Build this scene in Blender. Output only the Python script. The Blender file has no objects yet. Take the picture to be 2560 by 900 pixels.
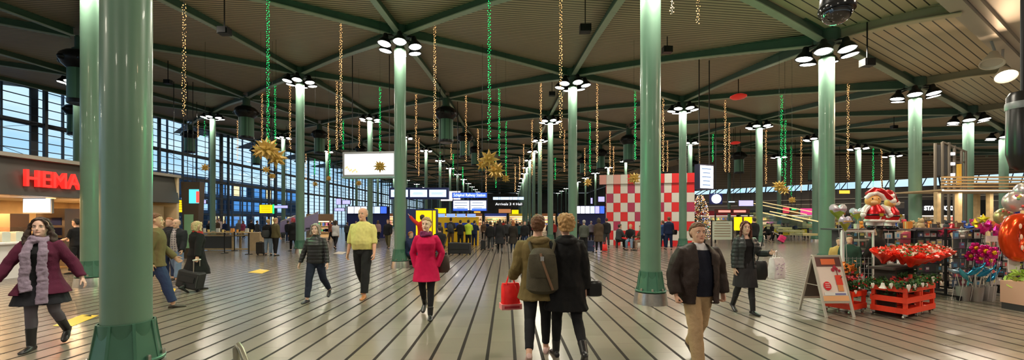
import bpy, math, random
from math import pi, sin, cos, radians as R
from mathutils import Vector as V, Matrix, noise
rnd = random.Random(7)
SC = bpy.context.scene; COL = SC.collection
F = 1000.0; HZ = 550.0; EYE = 1.7

def W(px, py, d): return V(((px-1280)/F*d, d, EYE+(HZ-py)/F*d))
def GD(px, py):
    d = EYE*F/(py-HZ); return V(((px-1280)/F*d, d, 0))

# ---------------------------------------------------------------- materials
MC = {}
def mat(name, col, rough=.5, metal=0., emit=0., noise_amt=0., nscale=20., bump=0., bscale=60., coat=0., spec=.5, alpha=1., trans=0., ecol=None):
    key = (name, tuple(round(c, 3) for c in col), rough, metal, emit, noise_amt, bump)
    if key in MC: return MC[key]
    m = bpy.data.materials.new(name); m.use_nodes = True
    nt = m.node_tree; b = nt.nodes['Principled BSDF']
    b.inputs['Base Color'].default_value = (*col, 1)
    b.inputs['Roughness'].default_value = rough
    b.inputs['Metallic'].default_value = metal
    b.inputs['Specular IOR Level'].default_value = spec
    b.inputs['Coat Weight'].default_value = coat
    b.inputs['Alpha'].default_value = alpha
    b.inputs['Transmission Weight'].default_value = trans
    if emit > 0:
        b.inputs['Emission Color'].default_value = (*(ecol or col), 1)
        b.inputs['Emission Strength'].default_value = emit
    if noise_amt > 0 or bump > 0:
        tc = nt.nodes.new('ShaderNodeTexCoord')
    if noise_amt > 0:
        n = nt.nodes.new('ShaderNodeTexNoise'); n.inputs['Scale'].default_value = nscale; n.inputs['Detail'].default_value = 4
        nt.links.new(tc.outputs['Object'], n.inputs['Vector'])
        cr = nt.nodes.new('ShaderNodeMapRange'); cr.inputs['To Min'].default_value = 1-noise_amt; cr.inputs['To Max'].default_value = 1+noise_amt
        cr.inputs['From Min'].default_value = .3; cr.inputs['From Max'].default_value = .7
        nt.links.new(n.outputs['Fac'], cr.inputs['Value'])
        mx = nt.nodes.new('ShaderNodeVectorMath'); mx.operation = 'SCALE'; mx.inputs[0].default_value = col
        nt.links.new(cr.outputs['Result'], mx.inputs['Scale']); nt.links.new(mx.outputs['Vector'], b.inputs['Base Color'])
    if bump > 0:
        n2 = nt.nodes.new('ShaderNodeTexNoise'); n2.inputs['Scale'].default_value = bscale; n2.inputs['Detail'].default_value = 3
        nt.links.new(tc.outputs['Object'], n2.inputs['Vector'])
        bp = nt.nodes.new('ShaderNodeBump'); bp.inputs['Strength'].default_value = bump; bp.inputs['Distance'].default_value = .01
        nt.links.new(n2.outputs['Fac'], bp.inputs['Height']); nt.links.new(bp.outputs['Normal'], b.inputs['Normal'])
    MC[key] = m
    return m
def lamp_mat(name, col, e, sample=False):
    m = mat(name, col, .5, emit=e)
    m.cycles.emission_sampling = 'AUTO' if sample else 'NONE'
    return m
def cloth(col, rough=.85): return mat('cloth', col, rough, noise_amt=.07, nscale=14, bump=.35, bscale=90, spec=.25)

# ---------------------------------------------------------------- mesh builder
class MB:
    def __init__(s): s.v = []; s.f = []; s.m = []
    def loft(s, rings, mi=0, cap=True, close=False):
        b0 = len(s.v); n = len(rings[0])
        for r in rings: s.v.extend([V(p) for p in r])
        k = len(rings)
        for i in range(k if close else k-1):
            a = b0+i*n; b = b0+((i+1) % k)*n
            for j in range(n):
                j2 = (j+1) % n; s.f.append((a+j, a+j2, b+j2, b+j)); s.m.append(mi)
        if cap and not close:
            s.f.append(tuple(b0+j for j in reversed(range(n)))); s.m.append(mi)
            s.f.append(tuple(b0+(k-1)*n+j for j in range(n))); s.m.append(mi)
        return s
    def tube(s, pts, rad, n=10, mi=0, ref=None, cap=True):
        pts = [V(p) for p in pts]
        if not isinstance(rad, (list,)): rad = [rad]*len(pts)
        rings = []; u = None
        for i, p in enumerate(pts):
            t = (pts[min(i+1, len(pts)-1)]-pts[max(i-1, 0)])
            if t.length < 1e-9: t = V((0, 0, 1))
            t.normalize()
            if ref is not None: u = V(ref)
            elif u is None: u = V((1, 0, 0)) if abs(t.x) < .8 else V((0, 1, 0))
            u = (u-t*u.dot(t))
            if u.length < 1e-6: u = t.orthogonal()
            u.normalize(); w = t.cross(u)
            r = rad[i]; ru, rw = (r if isinstance(r, (tuple, list)) else (r, r))
            rings.append([p+u*(ru*cos(2*pi*j/n))+w*(rw*sin(2*pi*j/n)) for j in range(n)])
        return s.loft(rings, mi, cap)
    def box(s, c, size, rz=0, mi=0, M=None):
        c = V(c); hx, hy, hz = size[0]/2, size[1]/2, size[2]/2
        b0 = len(s.v)
        Mx = M if M is not None else Matrix.Rotation(rz, 3, 'Z')
        for x, y, z in ((-1,-1,-1),(1,-1,-1),(1,1,-1),(-1,1,-1),(-1,-1,1),(1,-1,1),(1,1,1),(-1,1,1)):
            s.v.append(c+Mx@V((x*hx, y*hy, z*hz)))
        for q in ((0,3,2,1),(4,5,6,7),(0,1,5,4),(1,2,6,5),(2,3,7,6),(3,0,4,7)):
            s.f.append(tuple(b0+k for k in q)); s.m.append(mi)
        return s
    def bar(s, a, b, w, h, mi=0, up=(0, 0, 1)):
        a = V(a); b = V(b); t = (b-a); L = t.length; t.normalize(); up = V(up)
        x = t.cross(up)
        if x.length < 1e-5: x = t.orthogonal()
        x.normalize(); z = x.cross(t)
        M = Matrix((x, t, z)).transposed()
        return s.box((a+b)/2, (w, L, h), M=M, mi=mi)
    def ball(s, c, r, nu=12, nv=8, mi=0, M=None):
        c = V(c); r = r if isinstance(r, (tuple, list)) else (r, r, r)
        rings = []
        for i in range(nv+1):
            th = -pi/2+pi*(i*.98+.01*nv)/nv
            ring = [V((r[0]*cos(th)*cos(2*pi*j/nu), r[1]*cos(th)*sin(2*pi*j/nu), r[2]*sin(th))) for j in range(nu)]
            if M is not None: ring = [M@p for p in ring]
            rings.append([c+p for p in ring])
        return s.loft(rings, mi)
    def lathe(s, prof, c=(0, 0, 0), n=24, mi=0, cap=True, M=None):
        c = V(c); rings = []
        for r, z in prof:
            ring = [V((r*cos(2*pi*j/n), r*sin(2*pi*j/n), z)) for j in range(n)]
            if M is not None: ring = [M@p for p in ring]
            rings.append([c+p for p in ring])
        return s.loft(rings, mi, cap)
    def quad(s, a, b, c, d, mi=0):
        b0 = len(s.v); s.v += [V(a), V(b), V(c), V(d)]; s.f.append((b0, b0+1, b0+2, b0+3)); s.m.append(mi); return s
    def prism(s, poly, o, ux, uy, depth, mi=0):
        """extrude a 2-D outline poly placed at o along ux, uy by the vector depth"""
        o = V(o); ux = V(ux); uy = V(uy); depth = V(depth)
        a = [o+ux*x+uy*y for x, y in poly]
        return s.loft([a, [p+depth for p in a]], mi)
    def mesh(s, name):
        me = bpy.data.meshes.new(name); me.from_pydata([tuple(p) for p in s.v], [], s.f)
        return me
    def build(s, name, mats, parent=None, smooth=False, loc=None, rz=0):
        me = s.mesh(name)
        if not isinstance(mats, (list, tuple)): mats = [mats]
        for m in mats: me.materials.append(m)
        if len(mats) > 1: me.polygons.foreach_set('material_index', s.m)
        me.update(); recalc(me)
        if smooth: me.polygons.foreach_set('use_smooth', [True]*len(me.polygons)); autosm(me)
        o = bpy.data.objects.new(name, me); COL.objects.link(o)
        if parent is not None: o.parent = parent
        if loc is not None: o.location = loc
        if rz: o.rotation_euler.z = rz
        return o
def recalc(me):
    import bmesh
    b = bmesh.new(); b.from_mesh(me); bmesh.ops.recalc_face_normals(b, faces=b.faces); b.to_mesh(me); b.free()
def autosm(me):
    import bmesh
    b = bmesh.new(); b.from_mesh(me)
    for e in b.edges:
        if len(e.link_faces) == 2 and e.calc_face_angle(0) > R(42): e.smooth = False
    b.to_mesh(me); b.free()

def thing(name, label, cat, loc=(0, 0, 0), rz=0, group=None):
    o = bpy.data.objects.new(name, None); COL.objects.link(o); o.empty_display_size = .1
    o.location = loc; o.rotation_euler = (0, 0, rz); o['label'] = label; o['category'] = cat
    if group: o['group'] = group
    return o
def tag(o, label, cat, group=None):
    o['label'] = label; o['category'] = cat
    if group: o['group'] = group
    return o
def struct(o, label=None):
    o['kind'] = 'structure'
    if label: o['label'] = label
    return o
def kids(o): return [c for c in o.children]
def dup(root, loc=None, rz=None, label=None, group=None, sc=None):
    r = root.copy(); COL.objects.link(r)
    if loc is not None: r.location = loc
    if rz is not None: r.rotation_euler = (0, 0, rz)
    if sc is not None: r.scale = (sc, sc, sc) if not isinstance(sc, tuple) else sc
    if label: r['label'] = label
    if group: r['group'] = group
    for ch in kids(root):
        c = ch.copy(); COL.objects.link(c); c.parent = r
        for g in kids(ch):
            d = g.copy(); COL.objects.link(d); d.parent = c
    return r

def remeshed(name, mb, voxel, material, parent, smooth=2, disp=None, sc=1.0, cut=None):
    me = mb.mesh('tmp'); recalc(me)
    if sc != 1.0: me.transform(Matrix.Scale(sc, 4))
    o = bpy.data.objects.new('tmp', me); COL.objects.link(o)
    m = o.modifiers.new('r', 'REMESH'); m.mode = 'VOXEL'; m.voxel_size = voxel; m.use_smooth_shade = True
    if smooth:
        m2 = o.modifiers.new('s', 'SMOOTH'); m2.factor = .5; m2.iterations = smooth
    dg = bpy.context.evaluated_depsgraph_get()
    out = bpy.data.meshes.new_from_object(o.evaluated_get(dg))
    bpy.data.objects.remove(o); bpy.data.meshes.remove(me)
    out.name = name
    if disp:
        ns = [v.normal.copy() for v in out.vertices]
        for v, n in zip(out.vertices, ns): v.co = disp(v.co, n)
    if cut:
        import bmesh
        bm = bmesh.new(); bm.from_mesh(out)
        bmesh.ops.delete(bm, geom=[v for v in bm.verts if cut(v.co)], context='VERTS')
        bm.to_mesh(out); bm.free()
    out.materials.clear(); out.materials.append(material)
    out.polygons.foreach_set('use_smooth', [True]*len(out.polygons))
    ob = bpy.data.objects.new(name, out); COL.objects.link(ob); ob.parent = parent
    if cut:
        so = ob.modifiers.new('solid', 'SOLIDIFY'); so.thickness = voxel*1.3; so.offset = -1
    return ob

# ---------------------------------------------------------------- people
def lerp_tab(tab, z):
    if z <= tab[0][0]: return tab[0][1:]
    for a, b in zip(tab, tab[1:]):
        if z <= b[0]:
            t = (z-a[0])/(b[0]-a[0]); return tuple(a[k]*(1-t)+b[k]*t for k in range(1, len(a)))
    return tab[-1][1:]
TM = [(.80,.145,.100,0),(.90,.166,.115,-.012),(1.0,.152,.105,-.004),(1.08,.147,.105,0),(1.2,.158,.115,.006),(1.31,.176,.122,.004),(1.38,.168,.110,-.004),(1.43,.122,.084,-.01),(1.475,.080,.064,-.008),(1.51,.056,.056,-.004),(1.57,.052,.054,.006)]
TF = [(.80,.150,.105,0),(.90,.170,.118,-.015),(1.0,.142,.100,-.006),(1.08,.122,.092,0),(1.18,.133,.100,.004),(1.29,.150,.125,.014),(1.37,.142,.098,0),(1.42,.103,.075,-.008),(1.47,.062,.055,-.008),(1.51,.047,.048,-.004),(1.57,.045,.047,.006)]
HEADP = [(-.012,.028,.058,.012),(.0,.036,.076,-.005),(.018,.047,.086,-.028),(.045,.058,.089,-.052),(.075,.065,.089,-.076),(.105,.070,.083,-.090),(.135,.073,.088,-.097),(.165,.072,.083,-.097),(.19,.064,.068,-.088),(.21,.048,.045,-.068),(.223,.026,.016,-.040),(.228,.006,-.006,-.016)]
SKIN = (.62,.36,.26)
def ell(cx, cy, z, rx, ry, n=20, p=2.3):
    out = []
    for j in range(n):
        a = 2*pi*j/n; c_, s_ = cos(a), sin(a)
        out.append(V((cx+rx*math.copysign(abs(c_)**(2/p), c_), cy+ry*math.copysign(abs(s_)**(2/p), s_), z)))
    return out
def hand(mb, wrist, d, nrm, side_up, curl, lod, s=1.0):
    """palm, four fingers and a thumb; d = hand direction, nrm = palm normal, side_up = thumb side"""
    d = d.normalized(); n = (nrm-d*nrm.dot(d)).normalized(); w = d.cross(n)
    if w.dot(side_up) < 0: w = -w
    if lod >= 2:
        mb.tube([wrist-d*.02, wrist+d*.03, wrist+d*.09, wrist+d*.15], [(.026,.018),(.038,.017),(.036,.016),(.02,.012)], 8, ref=w); return
    mb.tube([wrist-d*.03, wrist+d*.01, wrist+d*.05, wrist+d*.09], [(.027,.020),(.034,.019),(.041,.016),(.040,.012)], 10, ref=w)
    for k, (off, L) in enumerate(((.031,.072),(.0105,.080),(-.0105,.074),(-.031,.058))):
        p = wrist+d*.078+w*off; pts = [p]; a = 0.0; dd = d
        for q, fr in enumerate((.44,.32,.24)):
            a += curl*(1, 1.15, .9)[q]
            dd = d*cos(a)+n*sin(a)+w*(off*1.3); dd.normalize()
            p = p+dd*L*fr; pts.append(p)
        mb.tube([pts[0]-d*.02]+pts, [.0095,.0095,.0088,.0082,.0065], 8)
    p = wrist+d*.02+w*.024; t1 = (d*.62+w*.68+n*.38).normalized(); t2 = (d*.86+w*.28+n*.42).normalized()
    mb.tube([p, p+t1*.038, p+t1*.038+t2*.034, p+t1*.038+t2*.058], [.014,.0115,.0098,.007], 8)
def person(label, loc, yaw, H, female=False, belly=0., legs=((18,6,0),(-18,22,0)), arms=None, lod=0, skin=SKIN, lean=0, head=(0, 0),
           layers=(), pants=((.02,.02,.025), 0, .1), skirt=None, shoes=(.02,.02,.02), boots=0, hair=('short', (.08,.05,.03)), scarf=None, curl=(.3, .3), group=None, feet=None, wide=1.0, hood=None, belt=None, glove=None, tights=None, stripes=None):
    root = thing('person', label, 'person', loc, yaw, group)
    s = H/1.75
    vox = (.0066,.0095,.02)[lod]; cvox = (.010,.013,.024)[lod]
    T = TF if female else TM
    ln = R(lean)
    def TS(z):
        rx, ry, yc = lerp_tab(T, z)
        g = belly*math.exp(-((z-1.08)/.13)**2)
        return rx*wide+g*.5, ry+g*.5, yc+g*.5
    def leanp(p):   # torso leans about the hips
        z = p.z-.92
        if z <= 0: return p
        return V((p.x, p.y*cos(ln)+z*sin(ln), .92+z*cos(ln)-p.y*sin(ln)))
    shx = (.150 if female else .178)*wide
    # --- legs
    LG = []
    for k in (0, 1):
        sx = -1 if k == 0 else 1
        t, kn, sp = legs[k]; tr = R(t); kr = R(t-kn); spr = R(sp+1.0)
        hip = V((sx*.088, 0, .915))
        knee = hip+V((sx*sin(spr), sin(tr)*cos(spr), -cos(tr)*cos(spr))).normalized()*.435
        ank = knee+V((sx*sin(spr)*.4, sin(kr), -cos(kr))).normalized()*.41
        fp = (feet[k] if feet else (0 if kr > -.25 else min(50, math.degrees(-kr)*.9))) # toe-down pitch
        fr = R(fp); fd = V((sx*.10, cos(fr), -sin(fr))).normalized(); fu = V((0, sin(fr), cos(fr)))
        LG.append([hip, knee, ank, fd, fu])
    low = min(min((g[2]-g[3]*.06-g[4]*.085).z, (g[2]+g[3]*.15-g[4]*.085).z) for g in LG)
    hs = 0.012 if boots == 2 else 0
    dz = V((0, 0, -low))
    off = dz; # applied to all at the end
    # --- arms
    AR = []
    if arms is None: arms = (((-.16,.25,-1), (-.05,.5,-1)), ((.16,-.25,-1), (.08,.05,-1)))
    for k in (0, 1):
        sx = -1 if k == 0 else 1
        sh = leanp(V((sx*shx, -.005, 1.388)))
        u = V(arms[k][0]).normalized(); f = V(arms[k][1]).normalized()
        el = sh+u*.285; wr = el+f*.255
        AR.append([sh, el, wr, u, f])
    # head frame
    hp = leanp(V((0, .012, 1.525)))
    hM = Matrix.Rotation(R(head[0]), 3, 'Z')@Matrix.Rotation(R(head[1])-ln*.6, 3, 'X')
    def hd(x, y, z): return hp+hM@V((x*1.07, y*1.07, z*1.05-.008))
    # --- BODY (skin), one continuous surface
    b = MB(); N = 20
    b.loft([[leanp(p) for p in ell(0, TS(z)[2], z, TS(z)[0]*.96, TS(z)[1]*.96, N)] for z in (.875,.90,.94,1.0,1.08,1.16,1.24,1.31,1.37,1.41,1.44,1.465,1.49,1.53,1.57)])
    hw = .93 if female else 1.0
    b.loft([[hd(p.x, p.y, p.z) for p in ell(0, (f+bk)/2, z, w*hw, (f-bk)/2, 22, 2.15)] for z, w, f, bk in HEADP])
    b.tube([leanp(V((0, -.004, 1.45))), hd(0, -.012, -.005), hd(0, -.02, .06)], [.057 if not female else .048, .052 if not female else .044, .05], 12)
    if lod < 2:
        b.tube([hd(0, .082, .128), hd(0, .096, .104), hd(0, .108, .082), hd(0, .085, .072)], [(.007,.008),(.009,.010),(.013,.011),(.010,.006)], 8, ref=(1, 0, 0))
        b.ball(hd(0, .086, .012), (.020,.012,.014), 8, 6)
        for sx in (-1, 1):
            b.tube([hd(sx*.070*hw, -.012, .088), hd(sx*.079*hw, -.020, .110), hd(sx*.078*hw, -.022, .128)], [(.008,.012),(.007,.020),(.006,.014)], 8, ref=(1, 0, 0))
            b.ball(hd(sx*.040, .066, .075), (.018,.014,.020), 8, 6)
            b.ball(hd(sx*.032, .080, .134), (.024,.009,.007), 8, 5)
    for k in (0, 1):
        hip, knee, ank, fd, fu = LG[k]
        mid = knee+(ank-knee)*.33-V((0, .012, 0))
        b.tube([hip+V((0, 0, .04)), hip+(knee-hip)*.2, hip+(knee-hip)*.6, knee, mid, knee+(ank-knee)*.7, ank, ank-fu*.03], [.085,.086,.068,.052,.054,.042,.034,.036], 14)
        b.tube([ank-fd*.045-fu*.045, ank-fu*.05, ank+fd*.08-fu*.06, ank+fd*.15-fu*.068], [(.028,.03),(.034,.034),(.038,.022),(.03,.014)], 10, ref=(1, 0, 0))
        sh, el, wr, u, f = AR[k]; sx = -1 if k == 0 else 1
        b.tube([sh-V((sx*.05, 0, -.012)), sh, sh+u*.09, el-u*.02, el+f*.03, el+f*.09, wr-f*.04, wr], [.046,.054,.047,.038,.037,.038,.028,.025], 12)
        inward = V((-sx, .12, 0))
        hand(b, wr, f, inward, V((0, 1, .3)), curl[k], lod)
    eyes = [hd(-.031*hw, .079, .114), hd(.031*hw, .079, .114)]
    def bdisp(co, n):
        c = co/s-dz
        if lod < 2:
            for e in eyes:
                dd = (c-e).length
                if dd < .03: co = co-(hM@V((0, 1, 0)))*(.0085*s*math.exp(-(dd/.012)**2))
        return co
    for v in b.v: v += dz
    remeshed('body', b, vox*1.0, mat('skin', skin, .55, noise_amt=.06, nscale=30, bump=.1, bscale=200, spec=.35), root, 1, bdisp, s)
    def add(name, mb, m, v=None, sm=2, disp=None, cut=None):
        for q in mb.v: q += dz
        return remeshed(name, mb, v or cvox, m, root, sm, disp, s, cut)
    def folds(amp, fx=9., fz=5., seed=0.):
        def f_(co, n):
            return co+n*(amp*(noise.noise(V((co.x*fx+seed, co.y*fx, co.z*fz)))+.5*noise.noise(V((co.x*fx*2.6, co.y*fx*2.6+seed, co.z*fz*3.1)))))
        return f_
    if lod < 2:
        lp = MB()
        for e, sx in zip(eyes, (-1, 1)):
            ew = MB(); ir = MB(); br = MB()
            c = e-hM@V((0, .012, 0))+dz
            ew.ball(c*s, .0118*s, 12, 8)
            c2 = e+dz+hM@V((0, -.0005, 0)); ir.ball(c2*s, (.0058*s, .0035*s, .0058*s), 10, 6, M=hM)
            br.tube([(hd(sx*.014, .089, .131)+dz)*s, (hd(sx*.03, .089, .137)+dz)*s, (hd(sx*.048, .078, .133)+dz)*s], [(.002,.0032),(.0025,.0045),(.0015,.002)], 6)
            eo = ew.build('eye', mat('eye_white', (.75,.72,.68), .3), root, True)
            ir.build('iris', mat('iris', (.04,.03,.025), .2), eo, True)
            br.build('eyebrow', mat('hair', tuple(c*.8 for c in hair[1]), .7), root, True)
        lp.tube([(hd(-.025, .080, .046)+dz)*s, (hd(-.01, .0905, .048)+dz)*s, (hd(0, .092, .047)+dz)*s, (hd(.01, .0905, .048)+dz)*s, (hd(.025, .080, .046)+dz)*s], [.0022,.0060,.0062,.0060,.0022], 8)
        lp.build('lips', mat('lips', (skin[0]*.75, skin[1]*.5, skin[2]*.5), .4), root, True)
    # --- trousers / tights
    if pants:
        col, loose, zend = pants[:3]
        p = MB()
        p.loft([[leanp(q) for q in ell(0, TS(max(z, .84))[2], z, (TS(max(z, .84))[0]+.010)*k_, (TS(max(z, .84))[1]+.012)*k_, N)] for z, k_ in ((.765,.35),(.79,.6),(.83,.85),(.87,1),(.92,1),(.97,1),(1.01,1),(1.045,1))])
        for k in (0, 1):
            hip, knee, ank, fd, fu = LG[k]
            end = ank+(knee-ank)*zend
            p.tube([hip+V((0, 0, .05)), hip+(knee-hip)*.18, hip+(knee-hip)*.6, knee, knee+(ank-knee)*.35-V((0, .008, 0)), knee+(end-knee)*.8, end], [.092+loose*.3, .097+loose*.4, .080+loose*.7, .062+loose, .060+loose, .046+loose*1.15, .043+loose*1.3], 14)
        add('trousers', p, cloth(col), disp=folds(.006 if loose > .008 else .003, 14, 14, 3))
    if tights:
        p = MB()
        for k in (0, 1):
            hip, knee, ank, fd, fu = LG[k]
            p.tube([hip+V((0, 0, .02)), hip+(knee-hip)*.2, hip+(knee-hip)*.6, knee, knee+(ank-knee)*.33-V((0, .012, 0)), knee+(ank-knee)*.7, ank], [.092,.092,.074,.058,.060,.048,.041], 14)
        add('tights', p, mat('tights', tights, .7))
    def cover(z):
        """ring below the hips that hangs round both legs"""
        xs = []; ys = []
        for hip, knee, ank, fd, fu in LG:
            if z > knee.z: t = (hip.z-z)/(hip.z-knee.z+1e-6); c = hip+(knee-hip)*max(0, min(1.2, t)); r = .095
            else: t = (knee.z-z)/(knee.z-ank.z+1e-6); c = knee+(ank-knee)*max(0, min(1, t)); r = .07
            xs += [c.x-r, c.x+r]; ys += [c.y-r, c.y+r]
        return max(max(xs), -min(xs)), (max(ys)-min(ys))/2, (max(ys)+min(ys))/2
    def ringz(z, d, flare=0.):
        rx, ry, yc = TS(max(z, .86)); rx += d; ry += d
        if z < .92:
            crx, cry, cyc = cover(z); w_ = min(1, (.92-z)/.12)
            fl = flare*(.92-z)
            rx = rx*(1-w_)+max(rx, crx+d*.6)*w_+fl; ry2 = max(ry, cry+d*.5)+fl
            yc = yc*(1-w_)+cyc*w_; ry = ry*(1-w_)+ry2*w_
        return [leanp(q) for q in ell(0, yc, z, rx, ry, N)]
    if skirt:
        col, hem, fl = skirt
        g = MB(); zs = [hem+(1.05-hem)*i/7 for i in range(8)]
        g.loft([ringz(z, .02, fl) for z in zs]); add('skirt', g, cloth(col), disp=folds(.008, 12, 2, 5))
    # --- upper clothing layers: (part, hem, d, colour, sleeve 0..1, flare, zneck, opts)
    for L in layers:
        nm, hem, d, col, slv, fl, zn = L[:7]; op = L[7] if len(L) > 7 else {}
        g = MB(); zs = []; z = hem
        while z < zn-.02: zs.append(z); z += .06
        zs.append(zn)
        if 'front' in op:      # visible front strip between the halves of an open jacket
            x0 = op['front']
            def rf(z):
                rx, ry, yc = TS(max(z, .86)); return [leanp(q) for q in ell(0, yc+ry*.25, z, min(x0*(1 if z < 1.3 else 1-(z-1.3)*2.2), rx), ry*.75+d, N)]
            g.loft([rf(z) for z in zs])
        else:
            g.loft([ringz(z, d, fl) for z in zs]+([] if zn < 1.46 else [[leanp(q) for q in ell(0, -.004, zn+.03, .058+d*.5, .06+d*.5, N)]]))
        if slv > 0:
            for k in (0, 1):
                sh, el, wr, u, f = AR[k]; sx = -1 if k == 0 else 1
                pts = [sh-V((sx*.06, 0, -.0)), sh+V((0, 0, -.003)), sh+u*.08, sh+u*.18]; rr = [.044+d*.6, .051+d*.75, .050+d*.8, .046+d*.8]
                if slv > .5:
                    fr = (slv-.5)*2; pts += [el, el+f*.255*fr*.5, el+f*.255*fr]; rr += [.042+d*.75, .038+d*.75, .030+d*.75+op.get('cuff', 0)]
                else: pts += [sh+u*.285*slv*2]; rr += [.045+d*.8]
                g.tube(pts, rr, 14)
        cut = None
        if 'open' in op:
            x0, x1, zt = op['open']      # half width at the neck, at the hem, cut everything below the hem ring
            def cut(co, x0=x0, x1=x1, hem=hem, zn=zn):
                c = co/s-dz; t = max(0, min(1, (zn-c.z)/(zn-hem)))
                return (c.y > TS(1.2)[2]+.02 and abs(c.x) < x0+(x1-x0)*t) or c.z < hem+.012 and abs(c.x) < .5*shx*2 and abs(c.x) < TS(.9)[0]+d-.012 and abs(c.y) < .6*TS(.9)[1]
        if op.get('rib'):
            def dsp(co, n, d0=folds(.004, 9, 5, 1)):
                co = d0(co, n); return co-n*(.006*s*abs(sin(co.z*pi/(.075*s)))**6)
            add(nm, g, mat('puffer', col, .45, noise_amt=.1, bump=.15, bscale=60), disp=dsp, cut=cut)
        else: add(nm, g, op.get('mat') or cloth(col, op.get('rough', .85)), disp=folds(op.get('fold', .008), 8, 5, len(nm)+hem*9), cut=cut)
    if hood:
        g = MB(); g.tube([leanp(V((.10*cos(a), -.045+.085*sin(a), 1.455+.018*sin(a*1.0)))) for a in [R(x) for x in range(-210, 31, 24)]], [.02]+[.045]*9+[.02], 10)
        add('hood', g, cloth(hood[1]), disp=folds(.012, 12, 12, 4))
    if scarf:
        col, long_ = scarf; g = MB()
        g.tube([leanp(V(((.078+.01*sin(a*3))*cos(a), .012+.078*sin(a), 1.478+.012*sin(2*a)))) for a in [2*pi*i/14 for i in range(15)]], .035, 10)
        g.tube([leanp(V((.085*cos(a), .018+.085*sin(a), 1.448+.010*cos(3*a)))) for a in [2*pi*i/14 for i in range(15)]], .032, 10)
        if long_:
            for sx in (-1, 1):
                g.tube([leanp(V((sx*.06, .10, 1.45))), leanp(V((sx*.085, .16, 1.28))), leanp(V((sx*.075, .165, 1.1))), V((sx*.09, .17, .95)), V((sx*.07-.02, .20, long_ if sx < 0 else long_+.17))], [(.04,.02),(.055,.018),(.055,.016),(.06,.016),(.065,.016)], 12, ref=(1, 0, 0))
        add('scarf', g, cloth(col), disp=folds(.010, 22, 22, 2), v=cvox*.9)
    # --- hair
    hs_, hc = hair
    if hs_ != 'none':
        g = MB(); e = .010
        if hs_ in ('short', 'grey_short', 'curly'):
            up = .012 if hs_ != 'curly' else .030; sd = 0 if hs_ != 'curly' else .022
            tab = [(.045,.052,-.045,-.088),(.075,.066,-.030,-.100),(.11,.0755,-.012,-.110),(.14,.0790,.004,-.114),(.165,.0795,.058,-.114),(.185,.076,.078,-.108),(.205,.065,.072,-.094),(.225,.048,.052,-.070),(.238,.020,.012,-.030)]
            g.loft([[hd(q.x, q.y, q.z) for q in ell(0, (f+bk)/2-sd*.4, z+(up-.012)*(z/.24), w*hw+sd+.002, (f-bk)/2+sd, 18, 2.1)] for z, w, f, bk in tab])
        elif hs_ == 'thin':
            tab = [(.06,.060,-.045,-.098),(.10,.0745,-.025,-.108),(.14,.0760,-.018,-.110),(.17,.0745,-.02,-.108),(.19,.067,-.012,-.098),(.212,.050,-.005,-.078),(.227,.02,-.010,-.04)]
            g.loft([[hd(q.x, q.y, q.z) for q in ell(0, (f+bk)/2, z, w*hw+.002, (f-bk)/2+.002, 18, 2.1)] for z, w, f, bk in tab])
            e = .003
        else:
            dn = {'bob': .0, 'long': -.17, 'wavy': -.16}[hs_]; wd = {'bob': .012, 'long': .004, 'wavy': .03}[hs_]
            tab = [(dn,.062+wd,-.052,-.092-wd*.5)]+([(dn*.5,.070+wd*1.2,-.045,-.105-wd)] if dn < -.02 else [])+[(.03,.070+wd,-.030,-.108-wd*.8),(.07,.076+wd*.8,-.018,-.112-wd*.6),(.11,.080+wd*.5,-.004,-.118-wd*.4),(.145,.081+wd*.3,.012,-.120),(.17,.081,.040,-.118),(.19,.077,.066,-.110),(.21,.066,.066,-.094),(.228,.046,.046,-.068),(.24,.018,.012,-.026)]
            g.loft([[hd(q.x, q.y, q.z) for q in ell(0, (f+bk)/2, z, w*hw, (f-bk)/2, 18, 2.1)] for z, w, f, bk in tab])
            for sx in (-1, 1):
                lo = dn-(.03 if hs_ != 'bob' else 0)
                g.tube([hd(sx*.022, .076, .212), hd(sx*.058*hw, .066, .182), hd(sx*.076*hw, .040, .135), hd(sx*(.080+wd*.6)*hw, .020, .07), hd(sx*(.078+wd), .012, .02), hd(sx*(.080+wd*1.2), .03, min(.0, lo*.5)), hd(sx*(.075+wd), .035, lo)], [.012,.016,.017,.018+wd*.3,.022+wd*.5,.022+wd*.6,.012], 10)
        am = {'curly': .022, 'wavy': .016, 'thin': .001}.get(hs_, .011); fq = {'curly': 34, 'wavy': 24}.get(hs_, 40)
        add('hair', g, mat('hair', hc, .6, noise_amt=.35, nscale=60, bump=.6, bscale=160, spec=.4), v=cvox*.8, sm=1, disp=lambda co, n: co+n*am*noise.noise(co*fq))
    # --- shoes
    sm_ = mat('leather', shoes, .35, noise_amt=.1, spec=.5)
    for k in (0, 1):
        g = MB()
        hip, knee, ank, fd, fu = LG[k]; sd_ = fd.cross(fu).normalized()
        rings = []
        for t, w, h in ((-.072,.018,.035),(-.062,.031,.062),(-.03,.037,.080),(.0,.038,.088),(.04,.041,.070),(.09,.047,.054),(.14,.046,.044),(.175,.036,.036),(.195,.016,.022)):
            c = ank+fd*t-fu*.088
            ring = []
            for j in range(14):
                a = 2*pi*j/14; ring.append(c+sd_*(w*cos(a))+fu*(h*.5+h*.5*max(-1.0, sin(a)*1.15 if sin(a) < 0 else sin(a))))
            rings.append(ring)
        g.loft(rings)
        if boots: 
            top = ank+(knee-ank)*(.30 if boots == 1 else .55); g.tube([ank-fu*.02, ank+(top-ank)*.5, top], [.046,.05,.056], 12)
        if boots == 2: g.tube([ank-fd*.05-fu*.05, ank-fd*.05-fu*.088], [.02,.018], 8)
        add('shoe', g, sm_, v=(.008,.011,.02)[lod], sm=1)
    Mw = Matrix.Translation(V(loc))@Matrix.Rotation(yaw, 4, 'Z')
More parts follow.
